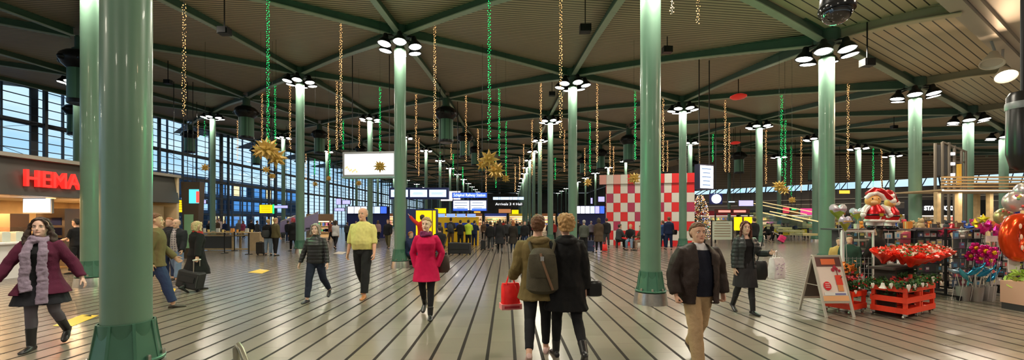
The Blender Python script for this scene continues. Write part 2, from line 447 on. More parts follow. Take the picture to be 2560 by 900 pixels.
    J = {'wr': [Mw@((a[2]+dz)*s) for a in AR], 'hand': [Mw@((a[2]+a[4]*.085+dz)*s) for a in AR], 'el': [Mw@((a[1]+dz)*s) for a in AR], 'sh': [Mw@((a[0]+dz)*s) for a in AR], 'M': Mw, 's': s, 'dz': dz}
    return root, J
# ---------------------------------------------------------------- camera
cd = bpy.data.cameras.new('camera'); cam = bpy.data.objects.new('camera', cd); COL.objects.link(cam)
cam.location = (0, 0, EYE); cam.rotation_euler = (pi/2, 0, 0)
cd.sensor_width = 36; cd.lens = 36*F/2560; cd.shift_y = (HZ-450)/2560; cd.clip_start = .05; cd.clip_end = 400
SC.camera = cam
SC.view_settings.view_transform = 'Standard'; SC.view_settings.look = 'None'; SC.view_settings.gamma = 1; SC.view_settings.use_curve_mapping = False
# ---------------------------------------------------------------- people in front
DENIM = (.035,.05,.09); BLK = (.012,.012,.014); CHAR = (.035,.035,.04)
def bagstrap(name, parent, pts, r, m):
    return MB().tube(pts, r, 8, ref=(0, 1, 0)).build(name, m, parent, True)
def P_front():
    out = {}
    out['cardigan'] = person('woman in open burgundy cardigan with long lilac scarf and black boots striding past', GD(103, 872), R(206), 1.71, True,
        legs=((-8,34,1),(5,5,-2)), arms=(((-.55,-.25,-1),(-.45,.1,-1)), ((.55,.2,-1),(.42,.35,-1))), skin=(.66,.42,.33),
        layers=(('top', .80, .014, (.012,.012,.014), 0, 0, 1.42), ('cardigan', .74, .034, (.085,.012,.035), .95, .42, 1.47, {'fold': .014, 'open': (.05,.13,0)})),
        pants=None, tights=(.10,.085,.11), skirt=((.015,.015,.02), .60, .25), shoes=(.015,.014,.016), boots=2, hair=('wavy', (.035,.018,.012)), scarf=((.25,.195,.26), .62), head=(6, 0))
    out['olive_man'] = person('man in olive brown jacket and blue jeans walking past behind the thick green column', GD(388, 772), R(-50), 1.84,
        legs=((-22,30,0),(20,6,0)), arms=(((-.12,.4,-1),(0,.9,-1)), ((.12,-.3,-1),(.05,.1,-1))), skin=(.55,.30,.20),
        layers=(('jacket', .80, .040, (.14,.10,.045), 1, .1, 1.47),), pants=((.03,.045,.11), .02, .08), shoes=(.05,.04,.03), hair=('short', (.16,.06,.03)))
    out['plaid_man'] = person('balding man in checked shirt and open black jacket with pale blue jeans', GD(441, 703), R(192), 1.72,
        legs=((14,4,0),(-14,22,0)), skin=(.62,.36,.26), belly=.03, lod=1,
        layers=(('shirt', .84, .018, (.22,.17,.19), 0, 0, 1.47, {'mat': PLAID}), ('jacket', .82, .045, (.015,.016,.02), 1, .05, 1.47, {'open': (.05,.11,0)})),
        pants=((.16,.22,.34), .02, .08), shoes=(.10,.09,.09), hair=('thin', (.30,.26,.22)))
    out['trolley_woman'] = person('woman with fair hair, red scarf and long black coat, seen from behind', GD(492, 727), R(-22), 1.66, True,
        legs=((12,4,0),(-14,24,0)), arms=(((-.1,.2,-1),(-.05,.5,-1)), ((.30,-.35,-1),(.25,-.25,-1))), lod=1,
        layers=(('coat', .42, .045, (.010,.010,.011), 1, .16, 1.47),), scarf=((.45,.03,.03), None), pants=((.012,.012,.014), .01, .05), shoes=BLK, boots=1, hair=('bob', (.50,.36,.20)))
    out['baker'] = person('shop assistant in black T-shirt and trousers standing at the bakery counter', GD(191, 684), R(95), 1.72,
        legs=((6,3,0),(-6,8,0)), arms=(((-.1,.3,-1),(0,1,-.25)), ((.1,.3,-1),(0,1,-.2))), lod=1,
        layers=(('t_shirt', .88, .022, (.010,.010,.012), .42, .05, 1.46),), pants=(BLK, .02, .06), shoes=BLK, hair=('short', (.015,.012,.01)))
    out['grey_woman'] = person('grey-haired woman in ribbed black jacket and dark jeans walking forward', GD(790, 752), R(180), 1.62, True, belly=.035, wide=1.10,
        legs=((-16,30,1),(15,5,1)), arms=(((-.28,.05,-1),(-.20,.25,-1)), ((.34,.1,-1),(.25,.25,-1))), skin=(.66,.42,.33),
        layers=(('jacket', .86, .024, (.014,.014,.016), 1, .02, 1.48, {'rib': 1}),), pants=((.018,.024,.045), .012, .06), shoes=(.02,.022,.03), hair=('bob', (.30,.27,.23)), head=(4, 0))
    out['yellow_man'] = person('tall balding man in pale yellow sweater with black trousers and tan shoes', GD(907, 742), R(178), 1.965, belly=.055, wide=1.04,
        legs=((14,4,0),(-12,28,0)), arms=(((-.20,.10,-1),(-.10,.32,-1)), ((.24,.0,-1),(.10,.22,-1))), skin=(.66,.33,.23),
        layers=(('sweater', .94, .030, (.66,.55,.20), .62, .0, 1.46, {'fold': .012}),), pants=((.016,.015,.017), .022, .05), shoes=(.42,.17,.06), hair=('thin', (.50,.40,.32)), curl=(.45, .45))
    out['pink_woman'] = person('woman in bright crimson coat with patterned purple scarf, hand in pocket', GD(1066, 792), R(184), 1.735, True,
        legs=((12,4,-1),(-16,24,-1)), arms=(((-.46,-.15,-1),(.34,.16,-1)), ((.34,-.15,-1),(-.24,.14,-1))), skin=(.72,.45,.34),
        layers=(('coat', .64, .030, (.50,.004,.06), 1, .14, 1.46, {'fold': .007}),), pants=(BLK, .0, .05), shoes=(.01,.01,.011), boots=1, hair=('short', (.36,.20,.09)), scarf=((.16,.02,.08), None), head=(-8, 0))
    out['parka_man'] = person('man in olive green parka with canvas rucksack and pink shoes, seen from behind', GD(1345, 894), R(-4), 1.765, wide=1.05,
        legs=((-17,26,0),(17,6,0)), arms=(((-.26,-.05,-1),(-.22,.8,-.45)), ((.12,-.05,-1),(-.05,.3,-1))), skin=(.60,.35,.25),
        layers=(('parka', .74, .045, (.145,.105,.038), 1, .22, 1.47, {'fold': .014, 'cuff': .006}),), hood=(1, (.17,.12,.05)), pants=((.013,.013,.016), .004, .10), shoes=(.55,.36,.33), hair=('short', (.13,.055,.022)), curl=(1.2, .5))
    out['black_woman'] = person('woman with curly blond hair in loose long black coat seen from behind', GD(1414, 897), R(4), 1.74, True,
        legs=((10,4,0),(-20,26,2)), arms=(((-.12,.05,-1),(-.1,.2,-1)), ((.22,-.05,-1),(.14,.12,-1))),
        layers=(('coat', .62, .065, (.008,.008,.009), 1, .12, 1.49, {'fold': .016}),), hood=(1, (.010,.010,.011)), pants=(BLK, .003, .05), shoes=(.01,.01,.011), boots=1, hair=('curly', (.42,.24,.09)))
    out['khaki_man'] = person('man in open dark jacket over navy sweater with khaki trousers walking close by', V((2.19, 4.72, 0)), R(186), 1.665, belly=.04, wide=1.16,
        legs=((-14,22,1),(15,6,0)), arms=(((-.42,-.12,-1),(-.05,.16,-1)), ((.42,.0,-1),(.0,.30,-1))), skin=(.60,.33,.23),
        layers=(('jacket', .78, .058, (.028,.017,.014), .97, .10, 1.475, {'fold': .016, 'rough': .6, 'open': (.075,.115,0)}), ('collar', 1.36, .016, (.70,.68,.70), 0, 0, 1.485, {'fold': 0}), ('sweater', .86, .024, (.010,.011,.022), 0, 0, 1.425, {'fold': .005})),
        pants=((.42,.28,.155), .026, .02), shoes=(.06,.035,.025), hair=('short', (.15,.07,.035)), head=(-6, 2), curl=(1.0, 1.0))
    out['skirt_woman'] = person('woman with long auburn hair in quilted black jacket and grey skirt', GD(1863, 783), R(182), 1.655, True,
        legs=((9,3,-2),(-11,16,-2)), arms=(((-.40,.25,-1),(-.12,1,.15)), ((.20,0,-1),(.06,.12,-1))), skin=(.68,.42,.32),
        layers=(('dress', .86, .018, (.010,.009,.010), 0, 0, 1.42), ('jacket', .86, .040, (.022,.026,.028), 1, .08, 1.48, {'rib': 1, 'open': (.06,.10,0)})),
        hood=(1, (.10,.10,.075)), skirt=((.035,.032,.036), .50, .05), pants=None, tights=(.012,.012,.014), shoes=BLK, boots=2, hair=('long', (.10,.028,.016)), head=(-14, 0))
    return out
def plaid_mat():
    m = bpy.data.materials.new('checked_shirt'); m.use_nodes = True; nt = m.node_tree; b = nt.nodes['Principled BSDF']; b.inputs['Roughness'].default_value = .9
    tc = nt.nodes.new('ShaderNodeTexCoord'); ws = []
    for ax in ('X', 'Z'):
        w = nt.nodes.new('ShaderNodeTexWave'); w.bands_direction = ax; w.inputs['Scale'].default_value = 5; nt.links.new(tc.outputs['Object'], w.inputs['Vector']); ws.append(w)
    mx = nt.nodes.new('ShaderNodeMath'); mx.operation = 'MULTIPLY'
    nt.links.new(ws[0].outputs['Fac'], mx.inputs[0]); nt.links.new(ws[1].outputs['Fac'], mx.inputs[1])
    cr = nt.nodes.new('ShaderNodeValToRGB'); cr.color_ramp.elements[0].color = (.45,.38,.40, 1); cr.color_ramp.elements[1].color = (.05,.04,.07, 1)
    nt.links.new(mx.outputs[0], cr.inputs[0]); nt.links.new(cr.outputs[0], b.inputs['Base Color'])
    return m
PLAID = plaid_mat()
FP = P_front()
# ---------------------------------------------------------------- hall lattice
O0 = V((2.833, 8.184)); A_ = V((6.801, 4.063)); C_ = V((-6.844, 6.155)); DET = A_.x*C_.y-A_.y*C_.x
HT = [4.95, 6.1, 6.95, 7.6, 8.3, 8.75, 9.0, 9.15, 9.25]
def Hj(j):
    if j <= 0: return HT[0]+j*.9
    i = int(j); 
    if i >= 8: return 9.25
    return HT[i]+(HT[i+1]-HT[i])*(j-i)
def node(i, j): return O0+A_*i+C_*j
def ij(x, y):
    x -= O0.x; y -= O0.y
    return (x*C_.y-y*C_.x)/DET, (A_.x*y-A_.y*x)/DET
def beamz(j): return EYE+Hj(j)+.45
def deckz(x, y):
    i, j = ij(x, y); return beamz(j)+.36
def iscol(i, j): return j <= 1 or (i+j) % 2 == 0
XL = -33.0; YB = -9.0; YF = 148.0
RW0 = V((28, 62)); RW1 = V((60, 35))     # rear wall of the shops on the far side of the stalls
def inside(x, y, m=0):
    if x < XL+1-m or y > YF-1+m or y < YB: return False
    t = RW1-RW0; n = V((-t.y, t.x)).normalized(); 
    if x > RW0.x and (V((x, y))-RW0).dot(n) > -m*1.0+.5: return False
    if x > 46+m: return False
    return True

M_green = mat('green_paint', (.135,.240,.175), .34, noise_amt=.05, nscale=3, coat=.1, spec=.5)
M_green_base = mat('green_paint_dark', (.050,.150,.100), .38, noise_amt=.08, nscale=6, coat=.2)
M_steel = mat('brushed_steel', (.55,.52,.50), .28, 1.0, noise_amt=.1, nscale=15)
M_black = mat('black_metal', (.012,.012,.014), .35, .3)
M_dark = mat('dark_grey', (.05,.05,.052), .5)
M_lens = lamp_mat('lamp_glow', (1,.96,.88), 14)
M_lens2 = lamp_mat('lamp_glow_warm', (1,.80,.52), 16)
M_flange = mat('beam_flange', (.30,.37,.29), .4, noise_amt=.06, nscale=4)  # paler than the web: the lit underside is put into the flange colour
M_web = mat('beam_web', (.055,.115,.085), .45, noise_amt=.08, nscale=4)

def stripes(name, c0, c1, scale, thr, ang=0., rough=.6, bump=.0, along_noise=.1, tiles=None):
    """parallel grooves along the direction ang (radians from x), world metres"""
    m = bpy.data.materials.new(name); m.use_nodes = True; nt = m.node_tree; b = nt.nodes['Principled BSDF']; L = nt.links.new
    ge = nt.nodes.new('ShaderNodeNewGeometry'); mp = nt.nodes.new('ShaderNodeVectorRotate'); mp.rotation_type = 'Z_AXIS'; mp.inputs['Angle'].default_value = -ang
    L(ge.outputs['Position'], mp.inputs['Vector'])
    sx = nt.nodes.new('ShaderNodeSeparateXYZ'); L(mp.outputs[0], sx.inputs[0])
    def math_(op, a, b_=None, c=None):
        n = nt.nodes.new('ShaderNodeMath'); n.operation = op
        for k, v in enumerate((a, b_, c)):
            if v is None: continue
            if isinstance(v, (int, float)): n.inputs[k].default_value = v
            else: L(v, n.inputs[k])
        return n.outputs[0]
    fr = math_('FRACT', math_('ADD', math_('MULTIPLY', sx.outputs['Y'], 1/scale), 500.37))
    g = math_('LESS_THAN', fr, thr)
    nz = nt.nodes.new('ShaderNodeTexNoise'); nz.inputs['Scale'].default_value = .7; nz.inputs['Detail'].default_value = 5; L(ge.outputs['Position'], nz.inputs['Vector'])
    sh = math_('ADD', math_('MULTIPLY', nz.outputs['Fac'], along_noise*2), 1-along_noise)
    col = nt.nodes.new('ShaderNodeMix'); col.data_type = 'RGBA'; col.inputs['A'].default_value = (*c0, 1); col.inputs['B'].default_value = (*c1, 1)
    L(g, col.inputs['Factor'])
    out = col.outputs['Result']
    if tiles:
        fx = math_('FRACT', math_('ADD', math_('MULTIPLY', sx.outputs['X'], 1/tiles), math_('MULTIPLY', math_('FLOOR', math_('ADD', math_('MULTIPLY', sx.outputs['Y'], 1/scale), 500.37)), .37)))
        cell = nt.nodes.new('ShaderNodeTexWhiteNoise'); cell.noise_dimensions = '2D'
        cv = nt.nodes.new('ShaderNodeCombineXYZ')
        L(math_('FLOOR', math_('ADD', math_('MULTIPLY', sx.outputs['Y'], 1/scale), 500.37)), cv.inputs[0])
        L(math_('FLOOR', math_('ADD', math_('MULTIPLY', sx.outputs['X'], 1/tiles), math_('MULTIPLY', math_('FLOOR', math_('ADD', math_('MULTIPLY', sx.outputs['Y'], 1/scale), 500.37)), .37))), cv.inputs[1])
        L(cv.outputs[0], cell.inputs['Vector'])
        j = math_('LESS_THAN', fx, .006/tiles*1.2)
        sh = math_('MULTIPLY', sh, math_('SUBTRACT', math_('ADD', math_('MULTIPLY', cell.outputs['Value'], .10), .95), math_('MULTIPLY', j, .25)))
    vm = nt.nodes.new('ShaderNodeVectorMath'); vm.operation = 'SCALE'; L(out, vm.inputs[0]); L(sh, vm.inputs['Scale'])
    L(vm.outputs['Vector'], b.inputs['Base Color']); b.inputs['Roughness'].default_value = rough
    if bump:
        bp = nt.nodes.new('ShaderNodeBump'); bp.inputs['Strength'].default_value = bump; bp.inputs['Distance'].default_value = .02
        wv = math_('ABSOLUTE', math_('SUBTRACT', fr, .5)); L(wv, bp.inputs['Height']); L(bp.outputs[0], b.inputs['Normal'])
    if tiles:
        rn = nt.nodes.new('ShaderNodeTexNoise'); rn.inputs['Scale'].default_value = 1.3; rn.inputs['Detail'].default_value = 6; L(ge.outputs['Position'], rn.inputs['Vector'])
        L(math_('ADD', math_('ADD', math_('MULTIPLY', rn.outputs['Fac'], .06), rough-.03), math_('MULTIPLY', g, .25)), b.inputs['Roughness'])
        L(math_('MULTIPLY_ADD', g, -.42, .45), b.inputs['Specular IOR Level'])
    return m
AANG = math.atan2(A_.y, A_.x)
# floor: long pale tiles with dark joints that run away from the camera
M_floor = stripes('stone_floor', (.205,.180,.143), (.026,.022,.019), .343, .125, pi/2+.014, .22, 0, .12, .62)
M_deck = stripes('corrugated_deck', (.40,.325,.23), (.07,.057,.04), .16, .32, 0, .55, .35, .15)
M_slat = stripes('slatted_ceiling', (.52,.44,.31), (.012,.011,.010), .235, .13, AANG, .5, 0, .08)
M_soffit = stripes('soffit_panel', (.62,.55,.47), (.10,.09,.08), 2.4, .006, AANG, .5, 0, .04)

fl = MB().box(((XL+60)/2-1, (YF+YB)/2, -.1), (60-XL+6, YF-YB+6, .2)).build('floor', M_floor); struct(fl, 'pale tiled floor with dark lengthwise joints')

# ceiling: the deck follows the beam lattice
E0 = -.30
def up_only(o):
    for p in o.data.polygons:
        if p.normal.z < 0: p.flip()
    o.data.update()
def deck():
    me = MB(); sl = MB()
    for j in range(0, 20):
        for i in range(-8, 30):
            for tri in (((0,0),(1,0),(0,1)), ((1,0),(1,1),(0,1))):
                pts = [(i+a, j+b) for a, b in tri]
                xy = [node(*p) for p in pts]; cx = sum(p.x for p in xy)/3; cy = sum(p.y for p in xy)/3
                if cx < XL-4 or cx > 62 or cy > YF+4 or cy < YB: continue
                b0 = len(me.v)
                for p, q in zip(pts, xy): me.v.append(V((q.x, q.y, beamz(p[1])+.36)))
                me.f.append((b0, b0+1, b0+2)); me.m.append(0)
    a = node(-7, 0); b = node(8, 0); a2 = node(-7, E0); b2 = node(8, E0)
    z0 = beamz(0)+.36; z1 = z0-.02
    sl.quad((a.x, a.y, z0), (b.x, b.y, z0), (b2.x, b2.y, z1), (a2.x, a2.y, z1))
    o = me.build('ceiling', M_deck); struct(o, 'corrugated deck between the green roof beams')
    up_only(o); so = o.modifiers.new('s', 'SOLIDIFY'); so.thickness = .05; so.offset = 1
    o2 = sl.build('ceiling_slats', M_slat); struct(o2, 'cream slatted ceiling strip along the edge beam')
    up_only(o2); so = o2.modifiers.new('s', 'SOLIDIFY'); so.thickness = .05; so.offset = 1
    s3 = MB(); a3 = node(-7, E0-.03); b3 = node(8, E0-.03); z2 = z0-.10
    o3p = [(a3.x, a3.y, z2), (b3.x, b3.y, z2), (b3.x+20, YB-16, z2+.0), (a3.x-1, YB-16, z2)]
    s3.quad(*o3p); o3 = s3.build('ceiling_soffit', M_soffit); struct(o3, 'pale panelled soffit beyond the edge beam')
    up_only(o3); so = o3.modifiers.new('s', 'SOLIDIFY'); so.thickness = .05; so.offset = 1
    e = MB(); p0 = V((a2.x, a2.y, z0-.22)); p1 = V((b2.x, b2.y, z0-.22))
    e.bar(p0, p1, .34, .26); dn = V((-A_.y, A_.x, 0)).normalized()
    e.bar(p0-dn*.26+V((0,0,.05)), p1-dn*.26+V((0,0,.05)), .16, .14); 
    o4 = e.build('ceiling_edge_beam', mat('edge_beam', (.42,.38,.33), .45)); struct(o4, 'pale steel edge beam')
deck()
def hb(p, q, w=.20, dep=.30, tag_='green roof beam', warm=False):
    """I beam with a haunch towards both ends; p, q underside points"""
    m = MB(); p = V(p); q = V(q); t = (q-p); L = t.length; t.normalize(); x = t.cross(V((0,0,1))).normalized()
    n = 6; rise = .10
    def at(k): f = k/n; return p+(q-p)*f+V((0, 0, rise*(1-abs(2*f-1)**1.5)))
    for k in range(n):
        a, b = at(k), at(k+1)
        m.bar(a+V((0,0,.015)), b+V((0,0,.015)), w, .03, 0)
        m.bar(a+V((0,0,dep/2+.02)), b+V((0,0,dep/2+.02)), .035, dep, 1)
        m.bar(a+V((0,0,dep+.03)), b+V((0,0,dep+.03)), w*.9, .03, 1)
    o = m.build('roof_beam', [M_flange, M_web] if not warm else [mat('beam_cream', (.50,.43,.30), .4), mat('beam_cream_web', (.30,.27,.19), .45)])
    return o
beams = []
for j in range(0, 19):
    for i in range(-6, 28):
        a = node(i, j)
        if not inside(a.x, a.y, 5): continue
        for di, dj in ((1, 0), (0, 1), (1, 1)):
            b = node(i+di, j+dj)
            if not inside(b.x, b.y, 5): continue
            beams.append((i, j, di, dj))
def dist(bm): c = node(bm[0]+bm[2]/2, bm[1]+bm[3]/2); return c.length
beams.sort(key=dist)
NB = 420
for k, (i, j, di, dj) in enumerate(beams[:NB]):
    a = node(i, j); b = node(i+di, j+dj); d = (b-a).normalized()*.35; a = a+d; b = b-d
    o = hb((a.x, a.y, beamz(j)), (b.x, b.y, beamz(j+dj)))
    struct(o); o['group'] = 'green steel roof beams between the column heads'
for i in range(-1, 6):
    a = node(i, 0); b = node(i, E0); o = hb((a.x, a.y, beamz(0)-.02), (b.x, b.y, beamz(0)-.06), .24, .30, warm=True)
    struct(o); o['group'] = 'short cream beams joining the columns to the edge beam'
# hubs where beams meet
# ---------------------------------------------------------------- columns
GB = []
def lamp_part(parent, a, r, z, e=1):
    """one downlight of a ring: black bell and glowing lens"""
    c = V((r*cos(a), r*sin(a), z)); tilt = Matrix.Rotation(R(-9), 3, V((-sin(a), cos(a), 0)))
    m = MB(); m.lathe([(.0,.36),(.07,.36),(.09,.31),(.10,.22),(.14,.18),(.19,.11),(.245,.0),(.25,-.02),(.235,-.02),(.15,.08),(.0,.10)], c, 18, M=tilt)
    m.tube([c+tilt@V((0,0,.34)), V((c.x*.35, c.y*.35, z+.42))], .03, 6)
    o = m.build('downlight', M_black, parent, True)
    l = MB(); l.lathe([(.0,-.014),(.205,-.014),(.205,-.004),(.0,-.004)], c, 18, M=tilt); l.build('lens', M_lens, o)
def make_column(H, near):
    """H = height of the lamp ring above the floor"""
    t = thing('support_column', 'x', 'column')
    n = 40 if near else 20
    MB().lathe([(.20,.25),(.20,H)], n=n).build('shaft', M_green, t, True)
    m = MB()
    m.lathe([(.212,.66),(.225,.66),(.225,.28),(.212,.28)], n=n, cap=False)
    for k in range(8):
        a = 2*pi*k/8+.2; M = Matrix.Rotation(a, 3, 'Z')
        pl = [(.20,.66),(.232,.66),(.285,.28),(.20,.28)]
        pts = [M@V((x, -.012, z)) for x, z in pl]; dp = M@V((0, .024, 0))
        m.loft([pts, [p+dp for p in pts]])
        M2 = Matrix.Rotation(a+pi/8, 3, 'Z')
        q = [M2@V((x, y, z)) for x, y, z in ((.205,-.085,.645),(.205,.085,.645),(.262,.108,.28),(.262,-.108,.28))]
        m.loft([q, [p*1.0+M2@V((-.02,0,0)) for p in q]])
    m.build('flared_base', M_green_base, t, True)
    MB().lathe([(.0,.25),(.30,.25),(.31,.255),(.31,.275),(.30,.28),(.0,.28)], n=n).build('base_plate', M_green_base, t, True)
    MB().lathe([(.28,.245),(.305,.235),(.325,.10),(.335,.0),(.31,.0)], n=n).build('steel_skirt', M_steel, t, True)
    if near:
        for k in range(8):
            a = 2*pi*k/8+.2+pi/8; MB().lathe([(.0,.28),(.022,.28),(.022,.315),(.012,.33),(.0,.33)], (.283*cos(a), .283*sin(a), 0), 6).build('bolt', M_steel, t)
    # head: dark collar, bracket ring and hub
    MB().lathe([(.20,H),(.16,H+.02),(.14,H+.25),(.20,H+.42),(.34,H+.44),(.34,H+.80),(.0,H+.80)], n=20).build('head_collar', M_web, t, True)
    for k in range(6):
        lamp_part(t, 2*pi*k/6-pi/2+.25, .60, H+.04)
    return t
protos = {}
cols = []
for j in range(0, 19):
    for i in range(-5, 28):
        p = node(i, j)
        if not iscol(i, j) or not inside(p.x, p.y, 0): continue
        px = 1280+F*p.x/max(p.y, .1)
        if p.y < 3 or px < -150 or px > 2700 or p.y > 142: continue
        cols.append((i, j, p.x, p.y, px))
cols.sort(key=lambda c: c[3])
SPEC = {(-1,0): 'very thick green column nearest the camera, flared base cut off by the frame', (-1,1): 'green column directly behind the thickest one, beside the bakery shop',
 (0,0): 'tall green column with steel skirt standing behind the man in khaki trousers', (1,0): 'green column behind the A-frame poster board and heart balloons', (2,0): 'green column rising behind the red flower crates',
 (3,0): 'green column passing through the timber stall canopy', (4,0): 'green column beside the hanging black cylinder at the hall edge', (0,1): 'green column whose shaft covers one end of the large white screen',
 (1,1): 'green column rising above the woman with curly blond hair', (2,1): 'green column in front of the red and white chequered cube', (3,1): 'green column behind the auburn-haired woman in the quilted jacket',
 (0,2): 'green column between the grey-haired woman and the standing pair with bags', (0,4): 'slim green column beyond the wooden cafe counter', (1,3): 'slim green column passing behind the large white screen',
 (2,2): 'slim green column just above the man in the olive parka', (3,3): 'slim green column behind the parka man, farther than its neighbour', (4,1): 'green column at the foot of the yellow-lit staircase'}
for i, j, x, y, px in cols:
    key = (j if j < 9 else 8, y < 30)
    H = EYE+Hj(j)
    lab = SPEC.get((i, j)); 
    grp = 'green steel columns in rows' 
    if key not in protos:
        t = make_column(EYE+Hj(key[0]), key[1]); protos[key] = t; t.location = (x, y, 0)
    else: t = dup(protos[key], (x, y, 0))
    t['group'] = grp
    if lab: t['label'] = lab
    else: t['label'] = 'distant slim green column, %s' % ('its lamp ring showing over the crowd, %s metres off' % round(y) if False else 'standing row %d back and column %d along' % (j, i))
    t['ij'] = (i, j); t['kind'] = 'thing'
colobjs = [o for o in COL.objects if 'ij' in o]
# distant columns: one label per rank, told apart by how far back they stand
ORD = ['first','second','third','fourth','fifth','sixth','seventh','eighth','ninth','tenth','eleventh','twelfth','thirteenth','fourteenth','fifteenth','sixteenth','seventeenth','eighteenth','nineteenth','twentieth']
def zone(px):
    for lim, nm in ((420, 'between the thick column and the window wall'), (760, 'in front of the glass wall above the cafe counter'), (990, 'near the large white screen'), (1250, 'above the blue railway sign and ticket machines'), (1430, 'above the walking couple'), (1600, 'between the couple and the chequered cube'), (1850, 'behind the chequered cube and the small tilted screen'), (2080, 'over the yellow-lit stairs'), (2330, 'behind the balloons')):
        if px < lim: return nm
    return 'behind the timber canopy'
zc = {}
for o in sorted(colobjs, key=lambda o: o.location.y):
    i, j = o['ij']; del o['ij']
    if (i, j) in SPEC: continue
    z = zone(1280+F*o.location.x/o.location.y); k = zc[z] = zc.get(z, 0)+1
    o['label'] = 'green column %s, %s from the front' % (z, ORD[k-1])
# ---------------------------------------------------------------- air nozzles that hang where no column stands
def make_nozzle():
    t = thing('ceiling_air_nozzle', 'x', 'ventilator')
    MB().lathe([(.22,0),(.22,-.5),(.30,-.52),(.30,-.6),(.0,-.6)], n=16).build('neck', M_web, t, True)
    m = MB(); m.lathe([(.30,-.58),(.50,-.66),(.66,-.80),(.70,-.98),(.62,-1.16),(.48,-1.30),(.42,-1.36),(.0,-1.36)], n=20); m.build('black_housing', M_black, t, True)
    for k in range(6):
        a = 2*pi*k/6+.3; m = MB(); c = V((.62*cos(a), .62*sin(a), -1.02)); m.ball(c, (.17,.17,.13), 10, 7); m.build('jet', M_black, t, True)
    m = MB(); m.lathe([(.44,-1.36),(.44,-2.62),(.42,-2.66),(.0,-2.66)], n=24)
    m.build('green_drum', stripes('perforated_green', (.10,.24,.16), (.04,.12,.08), .12, .4, 0, .5), t, True)
    MB().lathe([(.455,-2.60),(.455,-2.72),(.44,-2.76),(.0,-2.70)], n=24).build('rim', M_black, t, True)
    return t
nz = None
nzc = {}
for j in range(2, 9):
    for i in range(-4, 14):
        p = node(i, j)
        if iscol(i, j) or not inside(p.x, p.y, 0) or p.y > 62: continue
        px = 1280+F*p.x/p.y
        if px < -60 or px > 2620: continue
        z = beamz(j)+.1
        if nz is None: nz = make_nozzle(); t = nz; t.location = (p.x, p.y, z)
        else: t = dup(nz, (p.x, p.y, z))
        zn = zone(px); nzc[zn] = nzc.get(zn, 0)+1
        t['label'] = 'green drum %s, %s from the front' % (zn, ORD[nzc[zn]-1]); t['group'] = 'air nozzles hanging from the roof'
# ---------------------------------------------------------------- lights of the hall
def area(loc, size, power, col=(1,.90,.74), rot=(0,0,0), shape='DISK', spread=180, sy=None):
    l = bpy.data.lights.new('lamp', 'AREA'); l.shape = shape; l.size = size; l.energy = power; l.color = col; l.spread = R(spread)
    if sy: l.shape = 'RECTANGLE'; l.size_y = sy
    o = bpy.data.objects.new('lamp', l); COL.objects.link(o); o.location = loc; o.rotation_euler = rot; return o
def point(loc, power, col, r=.1):
    l = bpy.data.lights.new('lamp', 'POINT'); l.energy = power; l.color = col; l.shadow_soft_size = r
    o = bpy.data.objects.new('lamp', l); COL.objects.link(o); o.location = loc; return o
for i, j, x, y, px in cols:
    H = EYE+Hj(j)
    if y < 26:
        for k in range(3):
            a = -pi/2+.15+2*pi*k/3; area((x+.56*cos(a), y+.56*sin(a), H-.02), .42, 110)
    elif y < 100:
        area((x, y-.56, H-.02), .5, 260)
# lights added out of view, where no columns are built, brighten the foreground
for x, y in ((-10.5,-1), (-17,-3), (3.5,-4), (9.7,2.0), (16.5,6.1), (23,10), (-4,-7), (-24,4)):
    area((x, y, 6.4), 1.2, 240)
# walls
wl = MB(); 
def wall(name, a, b, z0, z1, m, th=.2):
    a = V(a); b = V(b); c = (a+b)/2; d = b-a
    o = MB().box((c.x, c.y, (z0+z1)/2), (d.length, th, z1-z0), math.atan2(d.y, d.x)).build(name, m); return struct(o)
M_wall = mat('dark_wall', (.07,.065,.065), .7, noise_amt=.1, nscale=1)
M_wallr = mat('shop_wall', (.16,.14,.13), .7, noise_amt=.1, nscale=1)
M_cor = stripes('far_cladding', (.20,.17,.13), (.03,.035,.03), .5, .3, 0, .6)
wall('wall_far', (XL, YF), (30, YF), 0, 11.6, mat('far_wall', (.17,.15,.12), .7, noise_amt=.2, nscale=.6))
wall('wall_far_side', (28, YF), (28, 62), 0, 11.6, mat('far_wall', (.17,.15,.12), .7, noise_amt=.2, nscale=.6))
wall('wall_right', (RW0.x, RW0.y), (RW1.x, RW1.y), 0, 5.5, M_wallr)
wall('wall_back', (XL, YB-6), (60, YB-6), 0, 7.3, mat('back_wall', (.35,.32,.28), .7))
wall('wall_right_side', (60, YB-6), (60, 35), 0, 7.6, M_wallr)
# world
w = bpy.data.worlds.new('sky'); SC.world = w; w.use_nodes = True; nt = w.node_tree; bg = nt.nodes['Background']
tc = nt.nodes.new('ShaderNodeTexCoord'); sp = nt.nodes.new('ShaderNodeSeparateXYZ'); nt.links.new(tc.outputs['Generated'], sp.inputs[0])
cr = nt.nodes.new('ShaderNodeValToRGB'); nt.links.new(sp.outputs['Z'], cr.inputs[0])
cr.color_ramp.elements[0].color = (.55,.80,1.0, 1); cr.color_ramp.elements[0].position = .0
cr.color_ramp.elements[1].color = (.10,.28,.62, 1); cr.color_ramp.elements[1].position = .7
nz_ = nt.nodes.new('ShaderNodeTexNoise'); nz_.inputs['Scale'].default_value = 3; nz_.inputs['Detail'].default_value = 5
mp_ = nt.nodes.new('ShaderNodeMapping'); mp_.inputs['Scale'].default_value = (1, 1, 5); nt.links.new(tc.outputs['Generated'], mp_.inputs[0]); nt.links.new(mp_.outputs[0], nz_.inputs[0])
cl = nt.nodes.new('ShaderNodeValToRGB'); cl.color_ramp.elements[0].position = .42; cl.color_ramp.elements[1].position = .62; nt.links.new(nz_.outputs['Fac'], cl.inputs[0])
mx = nt.nodes.new('ShaderNodeMix'); mx.data_type = 'RGBA'; mx.inputs['B'].default_value = (.75,.90,1.0,1); nt.links.new(cl.outputs[0], mx.inputs['Factor']); nt.links.new(cr.outputs[0], mx.inputs['A'])
